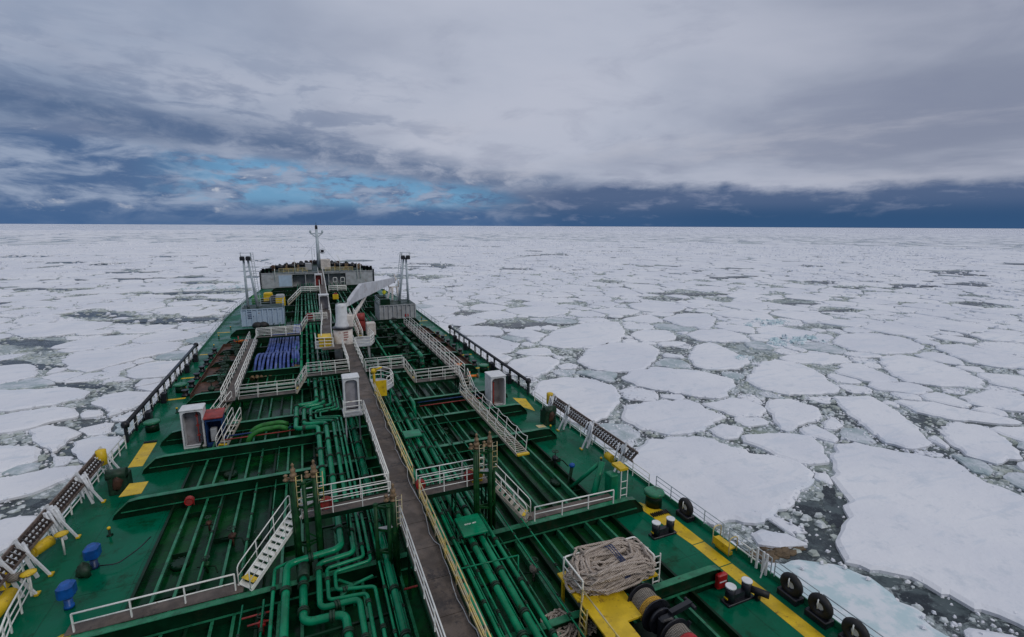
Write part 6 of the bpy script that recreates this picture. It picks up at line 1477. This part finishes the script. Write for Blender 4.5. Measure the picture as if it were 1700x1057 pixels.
for k in range(5): x = 8.75+.06*k; m_.tube([(x, 15.0, PZ+.1), (x-.05, 14.93, PZ+.55), (x-.1, 15.2, PZ+1.08), (x-.15+.1*(k % 2), 16.3, PZ+1.16), (x-.2, 16.75, PZ+.6)], .018, 5, fillet=.1)
obj('blue_lashing', m_, 'navy', rp)
for i, (px_, py_, lb) in enumerate(((935, 1040, 'smaller heap of brown rope under the platform ladder'), (5.6, 0, ''))):
    if i: break
    p = P(px_, py_, .5)
    t = thing('rope_pile', (p.x, p.y, 0), lb, 'rope'); obj('rope', rope_pile(p.x-.1, p.y, .3, 1.3, 1.0, .5, 22, .05, '', 7, rot=.5), 'rope', t); obj('grey_rope', rope_pile(p.x+.75, p.y-.1, .3, .9, .8, .45, 18, .04, '', 8, rot=-.4), 'rope_dark', t)
wn = thing('mooring_winch', (9.2, 13, 0), 'black mooring winch with two drums of rope beside the yellow platform', 'winch')
wx, wz = 9.05, 1.75
def drum(y0, y1, mat):
    for q_ in (y0-.06, y1): m_ = MB(); m_.lathe((wx, 0, wz), [(.70, q_), (.70, q_+.06)], 28, 'Y'); obj('drum_flange', m_, 'black', wn)
    m_ = MB(); k = int((y1-y0)/.075)
    prof = []
    for i in range(k):
        y = y0+(i+.5)*(y1-y0)/k; prof += [(.50, y-.036), (.55, y-.018), (.565, y), (.55, y+.018)]
    prof.append((.5, y1)); m_.lathe((wx, 0, wz), prof, 28, 'Y'); d = obj('rope_wrap', m_, mat, wn); return d
drum(13.35, 14.25, 'rope_dark'); drum(11.35, 12.25, 'rope_dark')
m_ = MB()
for i in range(3): m_.lathe((wx, 0, wz), [(.56, 13.5+i*.085-.04), (.60, 13.5+i*.085), (.56, 13.5+i*.085+.04)], 28, 'Y')
obj('yellow_rope', m_, 'rope_yellow', wn)
m_ = MB(); m_.lathe((wx, 0, wz), [(.57, 11.5), (.585, 11.55), (.585, 11.68), (.57, 11.75)], 28, 'Y'); obj('red_rope', m_, 'red', wn)
m_ = MB(); m_.lathe((wx, 0, wz), [(.22, 14.3), (.28, 14.4), (.19, 14.65), (.27, 14.9), (.2, 14.95)], 16, 'Y'); obj('warping_head', m_, 'black', wn)
m_ = MB(); m_.cyl((wx, 10.6, wz), (wx, 14.4, wz), .12, 10); m_.bbox(wx-.3, wx+.3, 12.62, 12.95, .02, 2.15, .06); m_.lathe((wx, 0, wz), [(.55, 12.98), (.55, 13.1)], 24, 'Y'); m_.bbox(wx+.3, wx+.9, 12.6, 12.9, 1.0, 1.7, .06); m_.bar((wx-.5, 12.45, .1), (wx+.9, 12.45, 1.9), .12); m_.bar((wx+.2, 12.8, 2.2), (wx+1.3, 12.9, 2.25), .2); m_.cyl((wx+1.3, 12.6, 2.2), (wx+1.3, 13.2, 2.2), .08, 8); obj('gear_case', m_, 'black', wn)
m_ = MB(); m_.box(wx-.8, wx+.8, 10.8, 14.4, .02, .5); m_.bar((wx-.6, 12.2, .5), (wx-.1, 12.3, 1.7), .15); obj('bed_frame', m_, 'flange_green', wn)
m_ = MB(); m_.bar((wx+.5, 11.0, .6), (wx+1.2, 14.2, .6), .06); m_.bbox(wx-.9, wx-.65, 12.3, 12.7, .6, 1.0, .04); obj('brake_lever', m_, 'paint_grey', wn)

# ------------------------------------------------------------------ forecastle gear
random.seed(17)
fm = thing('foremast', (.9, 158, FZ), 'grey foremast with crossarms and lamps on the bow', 'mast')
m_ = MB(); m_.tube([(.9, 158, FZ), (.8, 158, 15.8)], [.62, .36], 10); obj('mast_tube', m_, 'mast_grey', fm)
m_ = MB(); m_.bar((-.9, 158, 14.5), (2.4, 158, 14.5), .28); m_.bar((-.9, 158, 14.5), (.8, 158, 13.3), .26); m_.bar((2.4, 158, 14.5), (.8, 158, 13.3), .26); m_.lathe((-.9, 158, 14.6), [(.2, 0), (.3, .2), (.3, .7), (.1, .9)], 8); m_.lathe((2.4, 158, 14.6), [(.2, 0), (.3, .2), (.3, .7), (.1, .9)], 8); obj('crossarm', m_, 'mast_grey', fm)
m_ = MB(); m_.lathe((.8, 158, 15.7), [(.2, 0), (.38, .1), (.38, .9), (.25, 1.2), (.06, 1.3), (.06, 2.0)], 10); obj('mast_lamp', m_, 'black', fm)
m_ = MB(); m_.tube([(2.1+.75*math.cos(a*.524), 158, 9.3+.75*math.sin(a*.524)) for a in range(12)], .08, 6, closed=True); m_.bar((.9, 158, 8.7), (2.3, 158, 8.8), .12); obj('side_hoop', m_, 'mast_grey', fm)
m_ = MB(); m_.bbox(1.6, 2.5, 157.6, 158.2, 8.9, 9.7, .1); obj('horn', m_, 'black', fm)
m_ = MB(); m_.tube([(-.2, 158.5, 7.5), (-.2, 158.5, 10)], .05, 5); m_.tube([(-.9, 157, FZ), (-.9, 157, 10.3)], .07, 5); obj('ladder', m_, 'mast_grey', fm)
m_ = MB(); m_.tube([(1.0, 158, 12.5), (4.6, 152, 7.5), (5.8, 150, 6.2)], .045, 5); m_.tube([(.7, 158, 12.5), (-3, 154, 8)], .035, 5); obj('stay', m_, 'mast_grey', fm)
m_ = MB(); m_.bbox(1.3, 4.0, 155.5, 158, FZ+.01, FZ+2.9, .1); t = top('mast_locker', m_, 'paint_cream', 'pale square locker at the foot of the foremast', 'locker')
m_ = MB(); m_.bbox(-3.0, -1.2, 154.5, 156.5, FZ+.01, FZ+1.9, .1); t = top('mast_locker', m_, 'paint_grey', 'lower grey locker left of the foremast', 'locker')
for i, (x, y) in enumerate(((-6.5, 158), (-9.6, 155), (6.8, 158), (10.2, 155), (-4.0, 163), (4.6, 163))):
    t = thing('windlass', (x, y, FZ), ['inner port', 'outer port', 'inner starboard', 'outer starboard', 'forward port', 'forward starboard'][i]+' dark windlass on the forecastle', 'winch', 'windlasses on the forecastle')
    m_ = MB(); m_.cyl((x-1.2, y, FZ+.9), (x+1.2, y, FZ+.9), .62, 12); [m_.cyl((x+s, y, FZ+.9), (x+s+.12, y, FZ+.9), .85, 14) for s in (-1.2, 0, 1.1)]; obj('drum', m_, 'black', t)
    m_ = MB(); m_.bbox(x-1.6, x-1.3, y-.6, y+.6, FZ+.01, FZ+1.5, .06); m_.bbox(x+1.35, x+1.9, y-.6, y+.6, FZ+.01, FZ+1.3, .06); obj('frame', m_, 'brass', t)
for k in range(16):
    a = k/15; idx = a*8+2; i = int(min(idx, 9)); f = idx-i; p0, p1 = fo[i], fo[min(i+1, len(fo)-1)]
    x, y = p0[0]*(1-f)+p1[0]*f, p0[1]*(1-f)+p1[1]*f; x *= .97; y -= .6
    m_ = MB(); m_.blob((x, y, FZ+.95), .55, k, (1.2, .7, .9), .35, 8); m_.box(x-.4, x+.4, y-.3, y+.3, FZ+.01, FZ+.7)
    top('bow_fairlead', m_, 'black' if k % 3 else 'rust', 'dark weathered fairlead on the bow bulwark', 'fairlead', 'dark fairleads along the bow bulwark')
for s, x in ((-1, -13.5), (1, 14.6)):
    for k in range(3): m_ = MB(); m_.lathe((x-s*k*.9*1.0, 147.2+k*.6, FZ+.01), [(.32, 0), (.32, 1.1), (.38, 1.12), (.38, 1.3)], 10); top('bollard', m_, 'black', '%s black bollard at the %s corner of the forecastle' % (['outer', 'middle', 'inner'][k], 'port' if s < 0 else 'starboard'), 'bollard', 'bollards at the forecastle corners')
railing([(-9.6, FB, FZ+.14), (-2.5, FB, FZ+.14)], 'port railing on the edge of the forecastle', mat='yellow_rail', r=.05, step=1.2)
railing([(2.2, FB, FZ+.14), (9.5, FB, FZ+.14)], 'starboard railing on the edge of the forecastle', mat='yellow_rail', r=.05, step=1.2)
for x, z in ((-5.6, 3.9), (6.0, 4.5), (-10.6, 1.2), (10.6, 2.5), (11.5, 2.3)):
    m_ = MB(); m_.tube([(x, FB-.6, 2.0 if abs(x) > 7 else FZ), (x, FB-.6, FZ+z*.75), (x-.7 if x > 0 and abs(x) < 7 else x, FB-.6, FZ+z*1.05)], .09, 6); top('thin_pole', m_, 'rail_white', 'thin pale pole at the forecastle edge', 'pole', 'thin poles at the forecastle edge')
m_ = MB()
for k in range(9): a = math.pi*k/8; m_.blob((-7.2+.01*k, 152, FZ+3), .001, 1)
for i, x in enumerate((4.0, 6.0)):
    m_ = MB(); m_.tube([(x, 145.2, .02), (x, 145.2, 2.5), (x+1.0, 145.2, 2.5), (x+1.0, 145.2, .02)], .1, 6, fillet=.3); m_.bar((x, 145.2, 1.3), (x+1, 145.2, 1.3), .12)
    top('bulkhead_ladder', m_, 'rail_white', '%s white hooped frame in the forecastle recess' % ('left', 'right')[i], 'frame', 'white hooped frames')

# ------------------------------------------------------------------ person in a hi-vis jacket on the deck house roof
def person(x, y, z, face):
    t = thing('person', (x, y, z), 'person in a yellow hi-vis jacket and dark trousers standing on the grey deck house', 'person')
    rot = Matrix.Rotation(face, 3, 'Z')
    def w(p): q = rot @ Vector(p); return (x+q.x, y+q.y, z+q.z)
    # one continuous skinned body
    joints = {'pel': ((0, 0, .95), .15), 'sp': ((0, 0, 1.15), .15), 'ch': ((0, .02, 1.38), .17), 'nk': ((0, .01, 1.55), .065), 'hd': ((0, .03, 1.68), .10), 'tp': ((0, .02, 1.78), .07)}
    order = ['pel', 'sp', 'ch', 'nk', 'hd', 'tp']; edges = [(0, 1), (1, 2), (2, 3), (3, 4), (4, 5)]
    vs = [joints[k][0] for k in order]; rs = [joints[k][1] for k in order]
    for s in (-1, 1):
        b = len(vs)
        for p, r in (((s*.11, 0, .88), .105), ((s*.13, .03*s, .50), .07), ((s*.14, -.02, .10), .05), ((s*.15, .14, .045), .045)): vs.append(p); rs.append(r)
        edges += [(0, b), (b, b+1), (b+1, b+2), (b+2, b+3)]
        b = len(vs)
        for p, r in (((s*.20, 0, 1.44), .075), ((s*.29, -.03, 1.17), .05), ((s*.22, .20, 1.02), .038), ((s*.20, .28, 1.0), .035)): vs.append(p); rs.append(r)
        edges += [(2, b), (b, b+1), (b+1, b+2), (b+2, b+3)]
        hnd = b+3
        for j in range(4): vs.append((s*(.165+j*.02), .36-.008*abs(j-1), .985-.01*j)); rs.append(.010); edges.append((hnd, len(vs)-1))
        vs.append((s*.15, .31, 1.03)); rs.append(.011); edges.append((hnd, len(vs)-1))
    me = bpy.data.meshes.new('body'); me.from_pydata([Vector(w(v))-Vector((x, y, z)) for v in vs], edges, []); o = bpy.data.objects.new('body', me); col.objects.link(o)
    o.parent = t; o.location = (0, 0, 0)
    sk = o.modifiers.new('Skin', 'SKIN'); me.skin_vertices  # radii
    for i, r in enumerate(rs): me.skin_vertices[0].data[i].radius = (r, r)
    me.skin_vertices[0].data[0].use_root = True
    o.modifiers.new('Sub', 'SUBSURF').levels = 1; o.modifiers['Sub'].render_levels = 1
    me.materials.append(MATS['black'])
    m_ = MB()
    ring = []
    for zz_, rx, ry in ((.86, .20, .16), (1.0, .20, .155), (1.2, .215, .165), (1.40, .24, .165), (1.50, .19, .13), (1.55, .09, .08)):
        ring.append([w((rx*math.cos(a*.524), ry*math.sin(a*.524)+.01, zz_)) for a in range(12)])
    vs2 = [p for r_ in ring for p in r_]; fs2 = []
    for i in range(len(ring)-1): fs2 += [(i*12+k, i*12+(k+1) % 12, (i+1)*12+(k+1) % 12, (i+1)*12+k) for k in range(12)]
    m_._add(vs2, fs2, True)
    for s in (-1, 1): m_.tube([w((s*.18, 0, 1.46)), w((s*.295, -.03, 1.17)), w((s*.235, .17, 1.04))], [.10, .075, .06], 8)
    obj('jacket', m_, 'hivis', t)
    m_ = MB(); m_.blob(w((0, .075, 1.685)), .085, 1, (.85, .75, 1.1), .02, 10); m_.blob(w((0, .15, 1.68)), .018, 1, (1, 1, 1), 0, 6); obj('face', m_, 'skin', t)
    m_ = MB(); m_.blob(w((0, .005, 1.74)), .125, 2, (1, 1, .9), .02, 10); obj('hat', m_, 'black', t)
pp = PY(638, 490, 89.5)
person(pp.x, 89.5, 3.9, R_(170))
top('roof_hatch', MB().bbox(pp.x-.9, pp.x+.9, 88.9, 90.2, 3.08, 3.9, .05), 'girder_green', 'dark raised hatch on the grey deck house roof, under the person', 'hatch')
